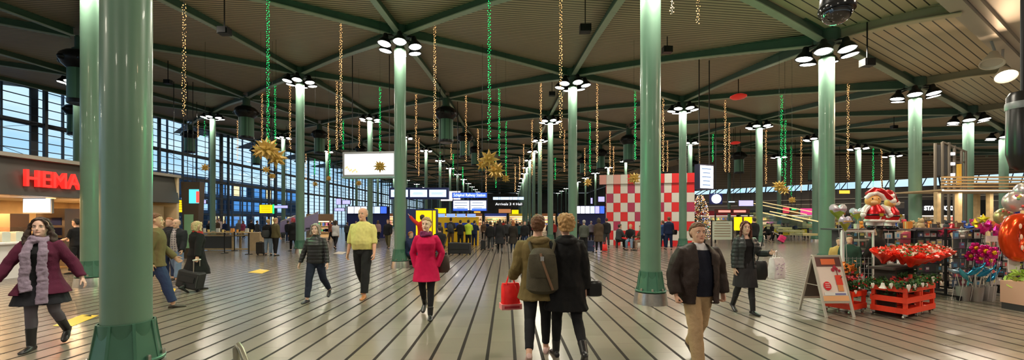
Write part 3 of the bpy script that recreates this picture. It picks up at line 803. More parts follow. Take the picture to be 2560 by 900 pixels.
nt.links.new(mx.outputs['Result'], bg.inputs[0]); bg.inputs[1].default_value = 1.15
SC.view_settings.exposure = 0.12
SC.cycles.use_denoising = True
SC.cycles.max_bounces = 5; SC.cycles.diffuse_bounces = 3; SC.cycles.glossy_bounces = 3; SC.cycles.transmission_bounces = 3; SC.cycles.transparent_max_bounces = 6
SC.cycles.sample_clamp_indirect = 4
# ---------------------------------------------------------------- props
def text_part(s, name, h, loc, rot, m, parent=None, ext=.01, bold=0., width=None, sx=1.0):
    cu = bpy.data.curves.new('t', 'FONT'); cu.body = s; cu.size = h*1.4; cu.extrude = ext; cu.offset = bold; cu.align_x = 'CENTER'; cu.align_y = 'CENTER'; cu.resolution_u = 3
    o = bpy.data.objects.new('t', cu); COL.objects.link(o)
    dg = bpy.context.evaluated_depsgraph_get(); me = bpy.data.meshes.new_from_object(o.evaluated_get(dg)); bpy.data.objects.remove(o)
    if width:
        xs = [v.co.x for v in me.vertices]; k = width/(max(xs)-min(xs)); me.transform(Matrix.Diagonal((k, 1, 1, 1)))
    me.name = name; me.materials.clear(); me.materials.append(m)
    q = bpy.data.objects.new(name, me); COL.objects.link(q); q.parent = parent; q.location = loc; q.rotation_euler = rot
    return q
FACE = (pi/2, 0, 0)
M_white = mat('white_paint', (.75,.74,.72), .4)
M_navy = mat('navy_blue', (.008,.015,.12), .4)
M_frame = mat('grey_frame', (.28,.29,.30), .4, .3)
M_wood = mat('pale_wood', (.52,.37,.19), .5, noise_amt=.15, nscale=6)
M_ply = mat('plywood', (.42,.30,.17), .55, noise_amt=.12, nscale=4)
M_red = mat('red_paint', (.80,.045,.012), .35, noise_amt=.06)
def glow(name, col, e=1.0): return lamp_mat(name, col, e)
S_white = glow('screen_white', (.92,.95,1.0), 1.35); S_pale = glow('screen_pale_blue', (.62,.78,1.0), 1.05); S_blue = glow('screen_blue', (.05,.14,.85), 1.1)
S_yellow = glow('screen_yellow', (1.0,.70,.0), 1.0); S_lilac = glow('screen_lilac', (.42,.40,1.0), 1.2); S_green = glow('sign_green', (.02,.8,.25), 1.0); S_warm = glow('warm_glow', (1.0,.66,.30), 1.6)
S_red = glow('sign_red', (1.0,.02,.015), 1.5); S_cyan = glow('screen_cyan', (.1,.7,.8), 1.0)
# ---- window wall on the far left: bays of mullions with panes, dusk outside
M_mull = mat('blue_grey_steel', (.035,.060,.10), .5)
M_mull2 = mat('dark_steel', (.018,.022,.032), .5)
def glass_mat():
    m = bpy.data.materials.new('window_glass'); m.use_nodes = True; nt = m.node_tree; nt.nodes.clear()
    o = nt.nodes.new('ShaderNodeOutputMaterial'); t = nt.nodes.new('ShaderNodeBsdfTransparent'); t.inputs[0].default_value = (.88,.95,.98,1)
    g = nt.nodes.new('ShaderNodeBsdfGlossy'); g.inputs['Roughness'].default_value = .03; f = nt.nodes.new('ShaderNodeLayerWeight'); f.inputs[0].default_value = .5
    p = nt.nodes.new('ShaderNodeMath'); p.operation = 'POWER'; p.inputs[1].default_value = 5; nt.links.new(f.outputs['Facing'], p.inputs[0])
    q = nt.nodes.new('ShaderNodeMath'); q.operation = 'MULTIPLY_ADD'; q.inputs[1].default_value = .5; q.inputs[2].default_value = .03; nt.links.new(p.outputs[0], q.inputs[0])
    mx = nt.nodes.new('ShaderNodeMixShader'); nt.links.new(q.outputs[0], mx.inputs[0]); nt.links.new(t.outputs[0], mx.inputs[1]); nt.links.new(g.outputs[0], mx.inputs[2]); nt.links.new(mx.outputs[0], o.inputs[0]); return m
GLASS = glass_mat()
wn = 0
def bay(y0, y1, zt):
    global wn; wn += 1
    m = MB(); x = XL
    n = 5; dy = (y1-y0)/n
    for k in range(n):
        y = y0+dy*k
        m.box((x, y, zt/2), (.14, .10 if k else .42, zt), mi=0 if k else 1)
        if k == 0: m.box((x+.8, y, zt/2), (.20, .18, zt), mi=1)
    z = .5; q = 0
    while z < zt:
        hv = any(abs(z-h) < .2 for h in (3.3, 5.7, 8.1))
        m.box((x+(.12 if hv else .05), (y0+y1)/2, z), (.35 if hv else .06, y1-y0, .26 if hv else .055), mi=1 if hv else 0); z += .60
    m.bar((x+.8, y0, 5.7), (x+.8, y1, 5.7), .06, .06, 1); m.bar((x+.8, y0, 8.3), (x+.8, y1, 8.3), .06, .06, 1)
    m.bar((x+.75, y0, 5.7), (x+.75, y1, 8.3), .025, .025, 1); m.bar((x+.75, y1, 5.7), (x+.75, y0, 8.3), .025, .025, 1)
    o = m.build('window_%d' % wn, [M_mull, M_mull2]); struct(o, 'bay of the tall steel and glass wall')
    p = MB(); p.box((x-.05, (y0+y1)/2, zt/2), (.02, y1-y0, zt)); p.build('pane', GLASS, o)
y = YB+1
while y < YF-1: bay(y, y+8.9, 12.4); y += 8.9
og = MB().box((XL-42, 65, -.15), (80, 190, .1)).build('ground_outside', mat('asphalt', (.05,.055,.07), .8)); struct(og)
def office(x, y0, y1, h, seed, label):
    t = thing('office_building', label, 'building', (x, (y0+y1)/2, 0)); r = random.Random(seed); L = y1-y0
    MB().box((-4, 0, h/2), (8, L, h)).build('block', mat('blue_facade', (.05,.08,.14), .5), t)
    nf = int(h/3.0)
    for f in range(nf):
        MB().box((.05, 0, f*3.0+2.75), (.15, L, .35)).build('floor_band', M_mull2, t)
        wcol = [MB(), MB(), MB(), MB()]
        for k in range(int(L/2.1)):
            wcol[r.choice((0,0,1,1,2,3))].box((.03, -L/2+1.05+k*2.1, f*3.0+1.45), (.06, 1.5, 1.9))
        for q, mm in zip(wcol, (mat('dark_glass', (.02,.04,.08), .1), glow('lit_blue', (.10,.30,.65), .8), glow('lit_pale', (.50,.72,1.0), .9), S_warm)):
            if q.v: q.build('window_row', mm, t)
office(-50, 28, 58, 8.2, 1, 'blue office block with lit windows seen through the window wall, nearest one')
office(-55, 62, 105, 9.4, 2, 'long blue office block with lit windows beyond the window wall, farther away')
office(-47, 5, 24, 6.2, 5, 'low blue building outside the window wall above the bakery')
# ---- bakery shop at the left
def shop():
    t = thing('bakery_shop', 'bakery shop unit with dark fascia and glowing red HEMA letters', 'shop', (0,0,0))
    X = -14.5; y0, y1 = 4.0, 17.3
    fm = mat('dark_fascia', (.055,.050,.042), .45)
    f = MB(); f.loft([[V((X+.12, yy, 2.43)), V((X-.35, yy, 2.43)), V((X-.35, yy, 3.52)), V((X-.05, yy, 3.52))] for yy in (y0, y1)]); f.build('fascia', fm, t)
    f = MB(); 
    for yy in (10.55, 14.2): f.box((X+.05, yy, 2.97), (.16, .012, 1.08))
    f.build('fascia_joint', M_black, t)
    MB().box((X-.1, (y0+y1)/2, 3.58), (.5, y1-y0+.1, .11)).build('top_rail', mat('beige_rail', (.30,.27,.23), .5), t)
    MB().box((X-2.4, (y0+y1)/2, 3.62), (4.8, y1-y0, .08)).build('shop_roof', M_dark, t)
    MB().box((X-4.7, (y0+y1)/2, 1.8), (.1, y1-y0, 3.55)).build('rear_panel', mat('cream_panel', (.78,.60,.36), .6, noise_amt=.15, nscale=1.5), t)
    MB().box((X-2.3, y1, 1.8), (4.7, .12, 3.55)).build('end_panel', mat('cream_panel', (.70,.52,.32), .6, noise_amt=.1, nscale=1.5), t)
    MB().box((X-2.3, (y0+y1)/2, 2.46), (4.6, y1-y0, .05)).build('lowered_ceiling', mat('cream_ceiling', (.80,.74,.60), .6), t)
    for k in range(5): MB().lathe([(0,.0),(.11,.0),(.11,.02),(0,.02)], (X-.6, 6.2+k*2.3, 2.40), 14).build('ceiling_lens', S_warm, t)
    # counter
    MB().box((X-.45, 8.6, .50), (.75, 7.6, 1.0)).box((X-.42, 8.6, 1.02), (.9, 7.7, .05)).build('counter', M_white, t)
    MB().box((X-.10, 8.6, .10), (.04, 7.6, .16)).build('plinth', M_dark, t)
    MB().box((X-.10, 8.6, .93), (.02, 7.6, .12)).build('counter_trim', glow('counter_glow', (1,.75,.35), .9), t)
    MB().box((X-.30, 9.4, 1.48), (.02, 5.6, .02)).box((X-.30, 9.4, 1.25), (.012, 5.6, .44)).build('glass_guard', GLASS, t)
    # shelf wall and oven
    m = MB(); 
    for z in (1.2, 1.6, 2.0): m.box((X-4.45, 9.5, z), (.35, 7, .04))
    m.build('wall_shelf', M_wood, t)
    m = MB().box((X-.9, 16.2, 1.15), (1.2, 1.6, 2.3)); m.build('wood_partition', M_ply, t)
    o = MB().box((X-1.6, 14.4, 1.1), (1.0, .9, 2.0)).build('oven', mat('oven_steel', (.25,.2,.16), .3, .6), t)
    d = MB()
    for z in (.6,.95,1.3,1.65): d.box((X-1.6, 13.94, z), (.8, .03, .26))
    d.build('oven_window', mat('oven_glass', (.02,.025,.07), .1), o)
    m = MB().box((X-1.9, 12.8, 1.15), (1.3, .5, 1.5)).build('tall_cabinet', mat('brown_wood', (.14,.07,.035), .5), t)
    s = MB().box((X-1.25, 13.3, 2.18), (1.1, .06, .52), rz=-.1).build('menu_screen', M_frame, t)
    MB().box((X-1.255, 13.26, 2.18), (1.02, .01, .45), rz=-.1).build('screen_face', S_pale, s)
    MB().box((X-1.05, 13.25, 2.26), (.22, .01, .10), rz=-.1).build('picture', mat('pink_print', (.6,.25,.3), .5, emit=.3), s)
    sg = text_part('HEMA', 'sign_letters', .50, (X+.16, 12.50, 2.92), (pi/2, 0, pi/2), S_red, t, ext=.05, bold=.008, width=1.50)
    for yy in (6, 9, 12, 15): area((X-1.6, yy, 2.38), .5, 230, (1,.64,.32))
    area((X-.3, 9, 2.36), .3, 50, (1,.62,.30), shape='RECTANGLE', sy=7)
    r = random.Random(3)
    for k in range(16):
        yy = 7.2+k*.33; c = r.choice(((.7,.03,.02),(.75,.7,.6),(.8,.4,.1),(.7,.05,.05)))
        q = MB(); q.box((0,0,.14), (.22,.20,.28)); q.box((0,0,.29), (.20,.17,.03)); o = q.build('food_carton', mat('carton', c, .5)); o.location = (X-.55, yy, 1.045)
        tag(o, 'food carton on the bakery counter', 'carton', 'cartons along the bakery counter')
    for k in range(9):
        yy = 6.6+k*.55; c = r.choice(((.75,.7,.65),(.1,.3,.7),(.3,.35,.1),(.7,.7,.72)))
        q = MB(); q.lathe([(.0,0),(.04,0),(.042,.16),(.03,.20),(.014,.23),(.014,.27),(.0,.27)], n=12); o = q.build('bottle', mat('bottle_plastic', c, .25), smooth=True); o.location = (X-.30, yy, 1.045)
        tag(o, 'drinks bottle on the bakery counter', 'bottle', 'bottles along the bakery counter')
    for k, (cy, cz) in enumerate(((5.3, 1.5), (6.3, 1.5))):
        q = MB().box((0,0,0), (.03,.8,.30)); o = q.build('hanging_banner', mat('yellow_card', (.8,.62,.05), .5, emit=.25)); o.location = (X-.5, cy+3.0, 2.2)
        tag(o, ('yellow price banner hanging inside the bakery near its edge', 'yellow price banner hanging inside the bakery, farther along')[k], 'banner')
shop()
# green slanted panel and screens at the end of the shop
t = thing('advertising_pillar', 'dark advertising pillar with bright screen at the end of the bakery', 'advertising pillar', (-14.3, 17.9, 0))
m = MB(); m.prism([(-.28,0),(.28,0),(.42,3.4),(-.42,3.4)], (0,-.12,0), (1,0,0), (0,0,1), (0,.3,0)); m.build('body', mat('pillar_brown', (.07,.05,.035), .5), t)
MB().box((.18,-.14,2.75), (.42,.03,.62)).build('screen', S_cyan, t); MB().box((.36,-.16,2.72), (.12,.03,.5)).build('red_picture', glow('red_pic', (.9,.1,.08), .9), t)
MB().box((-.05,-.14,1.2), (.4,.03,1.5)).build('green_panel', mat('pale_green', (.22,.45,.28), .5), t)
# ---- wooden cafe counter
def cafe():
    p = W(572, 600, 22.6); t = thing('cafe_counter', 'long pale wooden cafe counter on trestle frame with dark panel', 'counter', (p.x, 22.6, 0))
    MB().box((0,0,.98), (2.9,.8,.06)).build('counter_top', M_wood, t)
    m = MB()
    for sx in (-1.35, .45, 1.35): m.box((sx, -.3, .48), (.09,.09,.95)); m.box((sx, .3, .48), (.09,.09,.95))
    m.box((0,-.3,.85), (2.8,.06,.10)); m.box((0,-.3,.08), (2.8,.05,.08)); m.build('frame', M_wood, t)
    MB().box((-.45,-.27,.44), (1.75,.03,.70)).build('front_panel', mat('slate', (.06,.06,.06), .6), t)
    MB().box((1.7, 0, .5), (.6,.8,1.0)).build('end_cabinet', M_ply, t)
    r = random.Random(11)
    for k in range(11):
        c = r.choice(((.8,.75,.65),(.75,.35,.08),(.15,.35,.15),(.6,.6,.55),(.7,.55,.2)))
        q = MB()
        if k % 3 == 0: q.box((0,0,.10), (.16,.12,.20)); q.box((0,0,.21),(.14,.10,.02)); nm = 'snack_box'
        elif k % 3 == 1: q.lathe([(0,0),(.05,0),(.065,.14),(.065,.15),(.0,.15)], n=12); nm = 'paper_cup'
        else: q.lathe([(0,0),(.05,0),(.13,.06),(.135,.07),(.0,.05)], n=14); nm = 'bowl'
        o = q.build(nm, mat('ware', c, .4)); o.location = (p.x-1.3+k*.27, 22.45, 1.015)
        tag(o, {'snack_box': 'small snack box standing on the wooden cafe counter', 'paper_cup': 'paper cup standing on the wooden cafe counter', 'bowl': 'shallow bowl on the wooden cafe counter'}[nm], {'snack_box': 'box', 'paper_cup': 'cup', 'bowl': 'bowl'}[nm], 'tableware on the cafe counter, '+nm.replace('_', ' '))
cafe()
bp = None
for k, (px, py) in enumerate(((561, 633), (586, 627), (622, 636))):
    g = GD(px, py)
    if bp is None:
        bp = thing('barrier_post', 'x', 'barrier post', g); MB().lathe([(0,0),(.17,0),(.17,.02),(.03,.04),(0,.04)], n=16).build('foot', M_black, bp, True); MB().lathe([(0,.03),(.028,.03),(.028,.98),(.035,.99),(.035,1.05),(0,1.06)], n=10).build('pole', M_black, bp, True); q = bp
    else: q = dup(bp, g)
    q['label'] = ('slim black barrier post in front of the cafe counter, nearest the window wall', 'slim black barrier post in front of the cafe counter, middle of three', 'slim black barrier post beyond the counter end, beside the standing pair')[k]
m = MB(); a = GD(561, 633); b = GD(622, 636); m.tube([a+V((0,0,.93)), (a+b)/2+V((0,0,.86)), b+V((0,0,.93))], .012, 6); tag(m.build('barrier_belt', M_black), 'thin black belt strung between the barrier posts', 'belt')
# ---- suspended displays
def screen(name, label, px0, px1, y0, y1, d, face, frame=M_frame, yaw=0., th=.16, rod=True, rows=None, cat='screen', bez=.04, drods=(-.35,.35)):
    c = W((px0+px1)/2, (y0+y1)/2, d); w = (px1-px0)*d/F; h = (y1-y0)*d/F
    t = thing(name, label, cat, c, yaw)
    MB().box((0, th/2, 0), (w, th, h)).build('casing', frame, t)
    faces = face if isinstance(face, list) else [face]
    n = len(faces); cw = (w-bez)/n
    for k, fm in enumerate(faces):
        x = -w/2+bez/2+cw*(k+.5)
        if fm is None: continue
        s = MB().box((x, -.008, 0), (cw-bez, .016, h-bez*2)).build('display', fm, t)
        if rows:
            q = MB(); r = random.Random(k+int(px0))
            for z in range(rows):
                zz = h/2-bez*2-(h-bez*4)*(z+.5)/rows; q.box((x-(cw-bez)*.04, -.020, zz), ((cw-bez)*r.uniform(.5,.85), .006, (h-bez*4)/rows*.28))
            q.build('text_row', mat('print_blue', (.20,.32,.62), .5, emit=.25), s)
    if rod:
        top = deckz(c.x, c.y)-c.z
        for f in drods: MB().tube([(w*f, th/2, h/2), (w*f, th/2, top)], .02, 6).build('hanger', M_black, t)
    return t
t = screen('led_screen', 'large bright white advertising screen hanging beside a green column', 853, 992, 379, 442, 17.5, S_white, yaw=-.10, th=.35, bez=.10)
q = MB(); 
for k in range(9): q.ball((-1.05+.07*k*.9, -.03, -.28+.05*math.sin(k*2.1)+(.12 if k < 3 else 0)), (.05,.01,.05), 8, 5)
q.build('faint_picture', mat('pale_gold_print', (.75,.62,.35), .5, emit=.6), t)
MB().box((0, .12, -.58), (2.45,.40,.06)).build('lower_rail', mat('teal_rail', (.2,.36,.34), .4), t)
t = screen('tilted_screen', 'white departure screen in dark casing hanging over the man in khaki trousers', 1741, 1792, 411, 474, 15.5, S_white, yaw=.42, th=.22, frame=mat('dark_navy', (.02,.02,.06), .4), rows=5, bez=.05)
screen('train_display', 'row of three train departure screens in navy frame beside a column', 972, 1121, 469, 498, 22, [S_pale, S_pale, S_pale], M_navy, rows=4, bez=.12, th=.3)
t = screen('railway_sign', 'blue illuminated Schiphol Railway Station sign over the ticket machines', 1130, 1218, 481, 495, 26, S_blue, M_navy, bez=.03, th=.25)
text_part('Schiphol Railway Station', 'lettering', .19, (0, -.03, 0), FACE, S_white, t, ext=.005, width=2.05)
t = screen('timetable_board', 'bright blue and white timetable panels directly below the blue railway sign', 1131, 1218, 499, 528, 26, [S_white, S_white], M_navy, bez=.07, th=.25, rod=False, rows=3)
for sx in (-.6, .6): MB().box((sx, -.03, -.27), (.95,.02,.14)).build('blue_band', S_blue, t)
for sx in (-1.1, 1.1): MB().box((sx, .12, .43), (.04,.04,.10)).build('hanger', M_black, t)
screen('advertising_light_box', 'bright white light box partly behind the blue railway sign', 1101, 1152, 477, 503, 30, glow('box_white', (1,.85,.78), 1.5), th=.3)
for k, (x0, x1, y0, y1, d, fc, lab) in enumerate((
    (427,462,499,532,24,S_yellow,'bright yellow screen nearest the bakery end, larger of the pair'), (464,483,499,532,24,[S_yellow],'narrow bright yellow screen with green edge beside the larger yellow screen'),
    (648,682,511,534,30,S_yellow,'yellow screen with green edge above the standing pair with bags'),
    (840,853,496,512,44,S_lilac,'small lilac screen above the escalator, nearer the window wall'), (855,876,500,511,44,S_lilac,'small lilac screen above the escalator beside its smaller twin'), (486,516,499,510,30,S_lilac,'lilac screen behind the narrow yellow screen'),(684,720,513,521,40,S_lilac,'thin lilac screen beside the distant yellow screen'),
    (836,862,520,528,46,S_lilac,'low lilac screen under the small lilac pair'),
    (1495,1512,491,505,44,S_lilac,'small blue-lilac screen beside the chequered cube top'), (1476,1482,494,510,44,S_lilac,'narrow lilac screen above the row of poster panels near the cube'),
    (1846,1884,500,516,32,S_lilac,'blue and white lit sign behind the auburn-haired woman'), (1820,1838,502,507,32,S_pale,'short pale sign strip beside the round white lamp'))):
    t = screen('information_screen', lab, x0, x1, y0, y1, d, fc, M_dark, rods := 0, .12, rod=True) if False else screen('information_screen', lab, x0, x1, y0, y1, d, fc, M_dark, 0., .12)
    if fc is S_yellow or isinstance(fc, list):
        w = (x1-x0)*d/F; h = (y1-y0)*d/F
        if x0 != 427: MB().box((w/2+.03, .02, 0), (.06,.12,h)).build('green_edge', S_green, t)
        q = MB()
        for z in range(4): q.box((0, -.02, h*(.3-.18*z)), (w*.7,.005,.03))
        q.build('text_row', mat('print_orange', (.7,.35,.0), .5, emit=.2), t)
pr1 = screen('poster_wall', 'navy wall with row of bright poster panels behind the tall man in yellow sweater', 868, 968, 515, 535, 38, [S_white, S_white, S_white, S_pale, S_pale, S_blue], M_navy, bez=.06, rod=False)
pr2 = screen('poster_wall', 'navy wall with row of bright poster panels beside the chequered cube', 1438, 1512, 514, 535, 40, [S_white, S_white, S_white, S_pale, S_lilac, S_blue], M_navy, bez=.06, rod=False)
for x0, x1, d, pr in ((868, 968, 38, pr1), (1438, 1512, 40, pr2)):
    h = EYE+.017*d+.62; w = (x1-x0)*d/F+.3; z = pr.location.z
    MB().box((0,.24,h/2-z), (w,.12,h)).build('wall_panel', M_navy, pr); MB().box((0,.22,h-z), (w+.1,.2,.08)).build('cap', M_frame, pr)
# ---- ticket machines
t = thing('ticket_machine_wall', 'long yellow block of ticket machines with people queueing', 'ticket machines', (W(1140,0,26.5).x, 26.9, 0))
yl = mat('yellow_panel', (.85,.52,.012), .4)
MB().box((0,0,.95), (2.9,.9,1.9)).build('cabinet', yl, t)
for k in range(5):
    x = -1.15+k*.58; s = MB().box((x,-.47,1.35), (.36,.04,.34)).build('screen', mat('blue_screen', (.02,.04,.2), .2, emit=.4), t); MB().box((x,-.47,1.0), (.22,.05,.12)).build('slot', M_black, t)
for k in range(4): MB().box((-1.02+k*.68,-.42,2.0), (.56,.12,.22)).build('header', glow('header_blue', (.25,.4,1.0), .9), t)
t = thing('yellow_kiosk', 'tall navy and yellow ticket kiosk behind the woman in crimson', 'kiosk', (W(1052,0,18).x, 18.3, 0))
MB().box((0,.0,1.1), (1.36,.5,2.2)).build('body', M_navy, t)
for x, w_ in ((.0,.44), (.36,.26), (.6,.12)): MB().box((x,-.27,1.15), (w_,.06,1.95)).build('yellow_panel', glow('kiosk_yellow', (1,.62,.0), .75), t)
# ---- chequered cube
def cube():
    d = 27.0; x0 = W(1516,0,d).x; t = thing('chequered_display_cube', 'huge red and white chequered display cube on the hall floor', 'display cube', (x0, d, 0), R(-13.5))
    r = random.Random(5); cw, ch = .458, .62; nx = 12; nz_ = 6
    mats = [mat('cube_red', (.72,.018,.022), .45), mat('cube_white', (.68,.64,.58), .45), mat('cube_crimson', (.42,.03,.09), .45), mat('cube_pink', (.72,.33,.28), .45)]
    MB().box((nx*cw/2, 2.5, nz_*ch/2+.1), (nx*cw-.04, 5.0, nz_*ch+.2)).build('core', mats[1], t)
    m = MB()
    for i in range(nx):
        for k in range(nz_+1):
            q = (i+k) % 2
            mi = 1 if q == 0 else r.choice((0,0,0,2,2) if k > 1 else (0,))
            m.box(((i+.5)*cw, -.03, (k+.5)*ch-.25), (cw-.01,.06,ch-.01), mi=mi)
    for i in range(10):
        for k in range(nz_+1):
            m.box((nx*cw+.0, .28+i*.49, (k+.5)*ch-.25), (.06,.48,ch-.01), mi=1 if (i+k) % 2 else 0)
            m.box((-.01, .28+i*.49, (k+.5)*ch-.25), (.06,.48,ch-.01), mi=1 if (i+k) % 2 else 0)
    m.build('tile_facing', mats, t)
    m = MB()
    for i in range(-1, nx+1):
        m.box(((i+.5)*cw, .05, nz_*ch+ch*.5+.38), (cw-.01,.5,ch-.01), mi=(3 if i < 3 else 0) if i % 2 else 1)
    m.build('top_course', mats, t)
cube()
# ---- sparkling tree and things near it
def xmas():
    p = GD(1761, 613); t = thing('christmas_tree', 'narrow dark Christmas tree covered in gold lights beside the chequered cube', 'christmas tree', (p.x, p.y+.6, 0))
    r = random.Random(8); m = MB(); 
    for k in range(1700):
        z = .3+r.random()*3.1; rad = .66*(1-(z/3.7)**3)*math.sqrt(r.random())*1.02; a = r.random()*6.283; s = .11
        c = V((rad*cos(a), rad*sin(a), z)); d1 = V((r.uniform(-1,1), r.uniform(-1,1), r.uniform(-.6,.3)))*s; d2 = V((r.uniform(-1,1), r.uniform(-1,1), r.uniform(-.3,.3)))*s*.4
        b0 = len(m.v); m.v += [c-d1-d2*.3, c+d2, c+d1]; m.f.append((b0,b0+1,b0+2)); m.m.append(0)
    m.build('needles', mat('needles', (.015,.04,.02), .7), t)['kind'] = 'stuff'
    MB().lathe([(0,0),(.05,0),(.02,3.3),(0,3.3)], n=8).build('trunk', mat('bark', (.06,.04,.03), .8), t)
    MB().lathe([(0,0),(.3,0),(.34,.35),(0,.35)], n=16).build('pot', M_black, t)
    m = MB()
    for k in range(1000):
        z = .4+r.random()*3.0; rad = .68*(1-(z/3.7)**3); a = r.random()*6.283; m.ball((rad*cos(a), rad*sin(a), z), r.choice((.010,.015,.022)), 5, 3, mi=r.choice((0,0,0,1,2,3)))
    o = m.build('light_bulb', [glow('bulb_gold', (1,.55,.15), 1.6), glow('bulb_white', (1,.9,.75), 2.2), glow('bulb_red', (.9,.15,.05), 1.2), glow('bulb_blue', (.45,.6,1), 1.4)], t); o['kind'] = 'stuff'
    d = p.y
    t = thing('menu_board', 'pale green menu board standing beside the Christmas tree', 'board', (W(1805,0,25).x, 25, 0))
    MB().box((0,0,1.05), (1.25,.06,1.15)).build('panel', mat('board_green', (.48,.52,.42), .5), t)
    for sx in (-.66,.66): MB().box((sx,0,.85), (.07,.07,1.7)).build('post', M_black, t)
    q = MB()
    for z in range(6): q.box((0,-.04,1.5-z*.16), (1.0 if z else .8,.01,.03))
    q.build('text_row', mat('brown_print', (.25,.14,.08), .6), t)
    t = thing('round_lamp_sign', 'round white lit sign on dark bracket behind the menu board', 'sign', W(1791, 497, 28)); MB().lathe([(0,-.05),(.32,-.05),(.32,.05),(0,.05)], n=24, M=Matrix.Rotation(pi/2,3,'X')).build('disc', S_white, t); MB().box((0,.1,0), (.9,.08,.75)).build('backing', M_navy, t)
    c = W(1791,497,28); MB().tube([(0,.1,.3),(0,.1,deckz(c.x,28)-c.z)], .03, 6).build('hanger', M_black, t)
    t = thing('shop_sign', 'low red and white lettered shop strip behind the menu board', 'sign', (W(1830,0,30).x, 30, 0)); MB().box((0,0,2.35), (2.6,.1,.34)).build('strip', mat('dark_red_board', (.08,.01,.01), .5), t)
    for sx in (-1.25, 1.25): MB().box((sx,0,1.1), (.08,.08,2.2)).build('post', M_black, t)
    text_part('SOUP & SALAD', 'lettering', .22, (0,-.06,2.35), FACE, glow('pink_letters', (1,.25,.2), 1.1), t, width=2.3) if False else MB().box((-.6,-.06,2.35),(.9,.02,.16)).box((.55,-.06,2.35),(.9,.02,.16)).build('lit_patch', glow('pink_letters', (1,.3,.25), .9), t)
    for k, px in enumerate((1845, 1870)):
        t = thing('yellow_poster_stand', ('bright yellow poster stand behind the quilted jacket, nearer the menu board', 'bright yellow poster stand behind the quilted jacket, nearer the column')[k], 'poster', (W(px,0,27).x, 27, 0)); MB().box((0,0,1.45), (.5,.08,.9)).build('poster', S_yellow, t); MB().box((0,.03,.5), (.06,.06,1.0)).build('post', M_black, t); MB().box((0,.03,.03),(.4,.3,.05)).build('foot', M_black, t)
xmas()
# ---- escalators / stairs
def stairs(label, p0, p1, w, m_side, lit, name='staircase'):
    p0 = V(p0); p1 = V(p1); t = thing(name, label, name, p0); d = p1-p0; n = max(4, int(abs(d.z)/.17)); hd_ = V((d.x, d.y, 0)); nrm = V((-hd_.y, hd_.x, 0)).normalized()
    rz = math.atan2(hd_.y, hd_.x)
    for k in range(n):
        c = d*((k+.5)/n)+nrm*(w/2); z = d.z*(k+1)/n; MB().box((c.x, c.y, z-.10), (hd_.length/n, w, .16), rz).build('step', M_dark if not lit else mat('lit_step', (.5,.42,.2), .5), t)  # yellow light on the lit stairs is put into the step colour
    for s in (0, 1):
        o = nrm*(w*s); a = o; b = o+d; m = MB(); m.loft([[a+V((0,0,-.05)), a+V((0,0,1.0)), a+nrm*.05+V((0,0,1.0)), a+nrm*.05+V((0,0,-.05))], [b+V((0,0,-.3)), b+V((0,0,1.0)), b+nrm*.05+V((0,0,1.0)), b+nrm*.05+V((0,0,-.3))]]); m.build('balustrade', m_side, t)
        MB().tube([a+V((0,0,1.04)), b+V((0,0,1.04))], .04, 8).build('handrail', M_steel if not lit else glow('lit_rail', (1,.75,.35), .45), t)  # on lit stairs the handrail itself glows in place of a lamp
M_lilac = mat('lilac_panel', (.30,.26,.42), .3)
stairs('sloping escalator with lilac side panels behind the grey-haired woman', W(740,586,32), W(796,558,36), 1.2, M_lilac, False, 'escalator')
stairs('yellow-lit staircase sloping down towards the flower stalls', W(2064,570,31), W(1905,531,40), 1.4, GLASS, True)
stairs('lower yellow-lit staircase beneath the longer one', W(2045,590,28.5), W(1925,560,33), 1.2, GLASS, True)
# ---- shops on the walls
def unit(name, label, x, y, w, h, rz, sign, lit, text=None, seed=0, tcol=None, inner=(.5,.4,.3)):
    t = thing(name, label, 'shop', (x, y, 0), rz); r = random.Random(seed)
    MB().box((0, .9, h/2), (w, .1, h)).build('rear_panel', mat('inner', inner, .6), t)
    for s in (-1, 1): MB().box((s*w/2, .45, h/2), (.12, .95, h)).build('side_panel', M_dark, t)
    MB().box((0,-.02,h+.35), (w, .2, .7)).build('fascia', sign, t)
    MB().box((0,.3,h-.04), (w-.3, .25, .05)).build('light_strip', lit, t)
    for z in (.5, 1.1, 1.7):
        sh = MB().box((0,.70,z), (w-.3,.35,.04)).build('shelf', M_wood, t)
    for q_ in range(4):
        g = MB()
        for k in range(int(w*3.2)):
            z = r.choice((.52,1.12,1.72)); g.box((r.uniform(-w/2+.3, w/2-.3), .62, z+.15), (r.uniform(.12,.3), .2, r.uniform(.15,.38)))
        o = g.build('merchandise', mat('goods', r.choice(((.6,.04,.05),(.05,.12,.5),(.65,.5,.1),(.6,.55,.5),(.05,.3,.15),(.5,.1,.3))), .5), t); o['kind'] = 'stuff'
    if text: text_part(text[0], 'lettering', text[1], (text[3] if len(text) > 3 else 0,-.13,h+.38), FACE, tcol or S_white, t, ext=.01, bold=.008, width=text[2])
    return t
dirw = (RW1-RW0).normalized(); rzw = math.atan2(dirw.y, dirw.x)
L_ = (RW1-RW0).length
defs = [('red',(.30,.01,.02),1.0),('dark',(.03,.03,.035),1.0),('orange',(.45,.12,.02),1.0),('dark',(.02,.02,.03),1.0),('grey',(.2,.19,.18),1.0),('blue',(.02,.03,.2),1.0),('dark',(.03,.02,.02),1.0)]
wl_ = 5.6
for k in range(7):
    c = RW0+dirw*(3.5+k*(wl_+.35)); nrm = V((dirw.y, -dirw.x)); c = c+nrm*1.25
    nm, colr, _ = defs[k]; px = 1280+F*c.x/c.y
    lab = ['dim shop bay with %s fascia on the side wall, %s counted from the far end' % (nm, ORD[k])][0]
    t = unit('shop_unit', lab, c.x, c.y, wl_, 2.35, rzw, mat('fascia_'+nm, colr, .4, emit=.15), glow('strip_light', (1,.86,.66), 2.2), seed=k)
    area((c.x+nrm.x*.3, c.y+nrm.y*.3, 2.2), .4, 60, (1,.8,.55), shape='RECTANGLE', sy=.4)
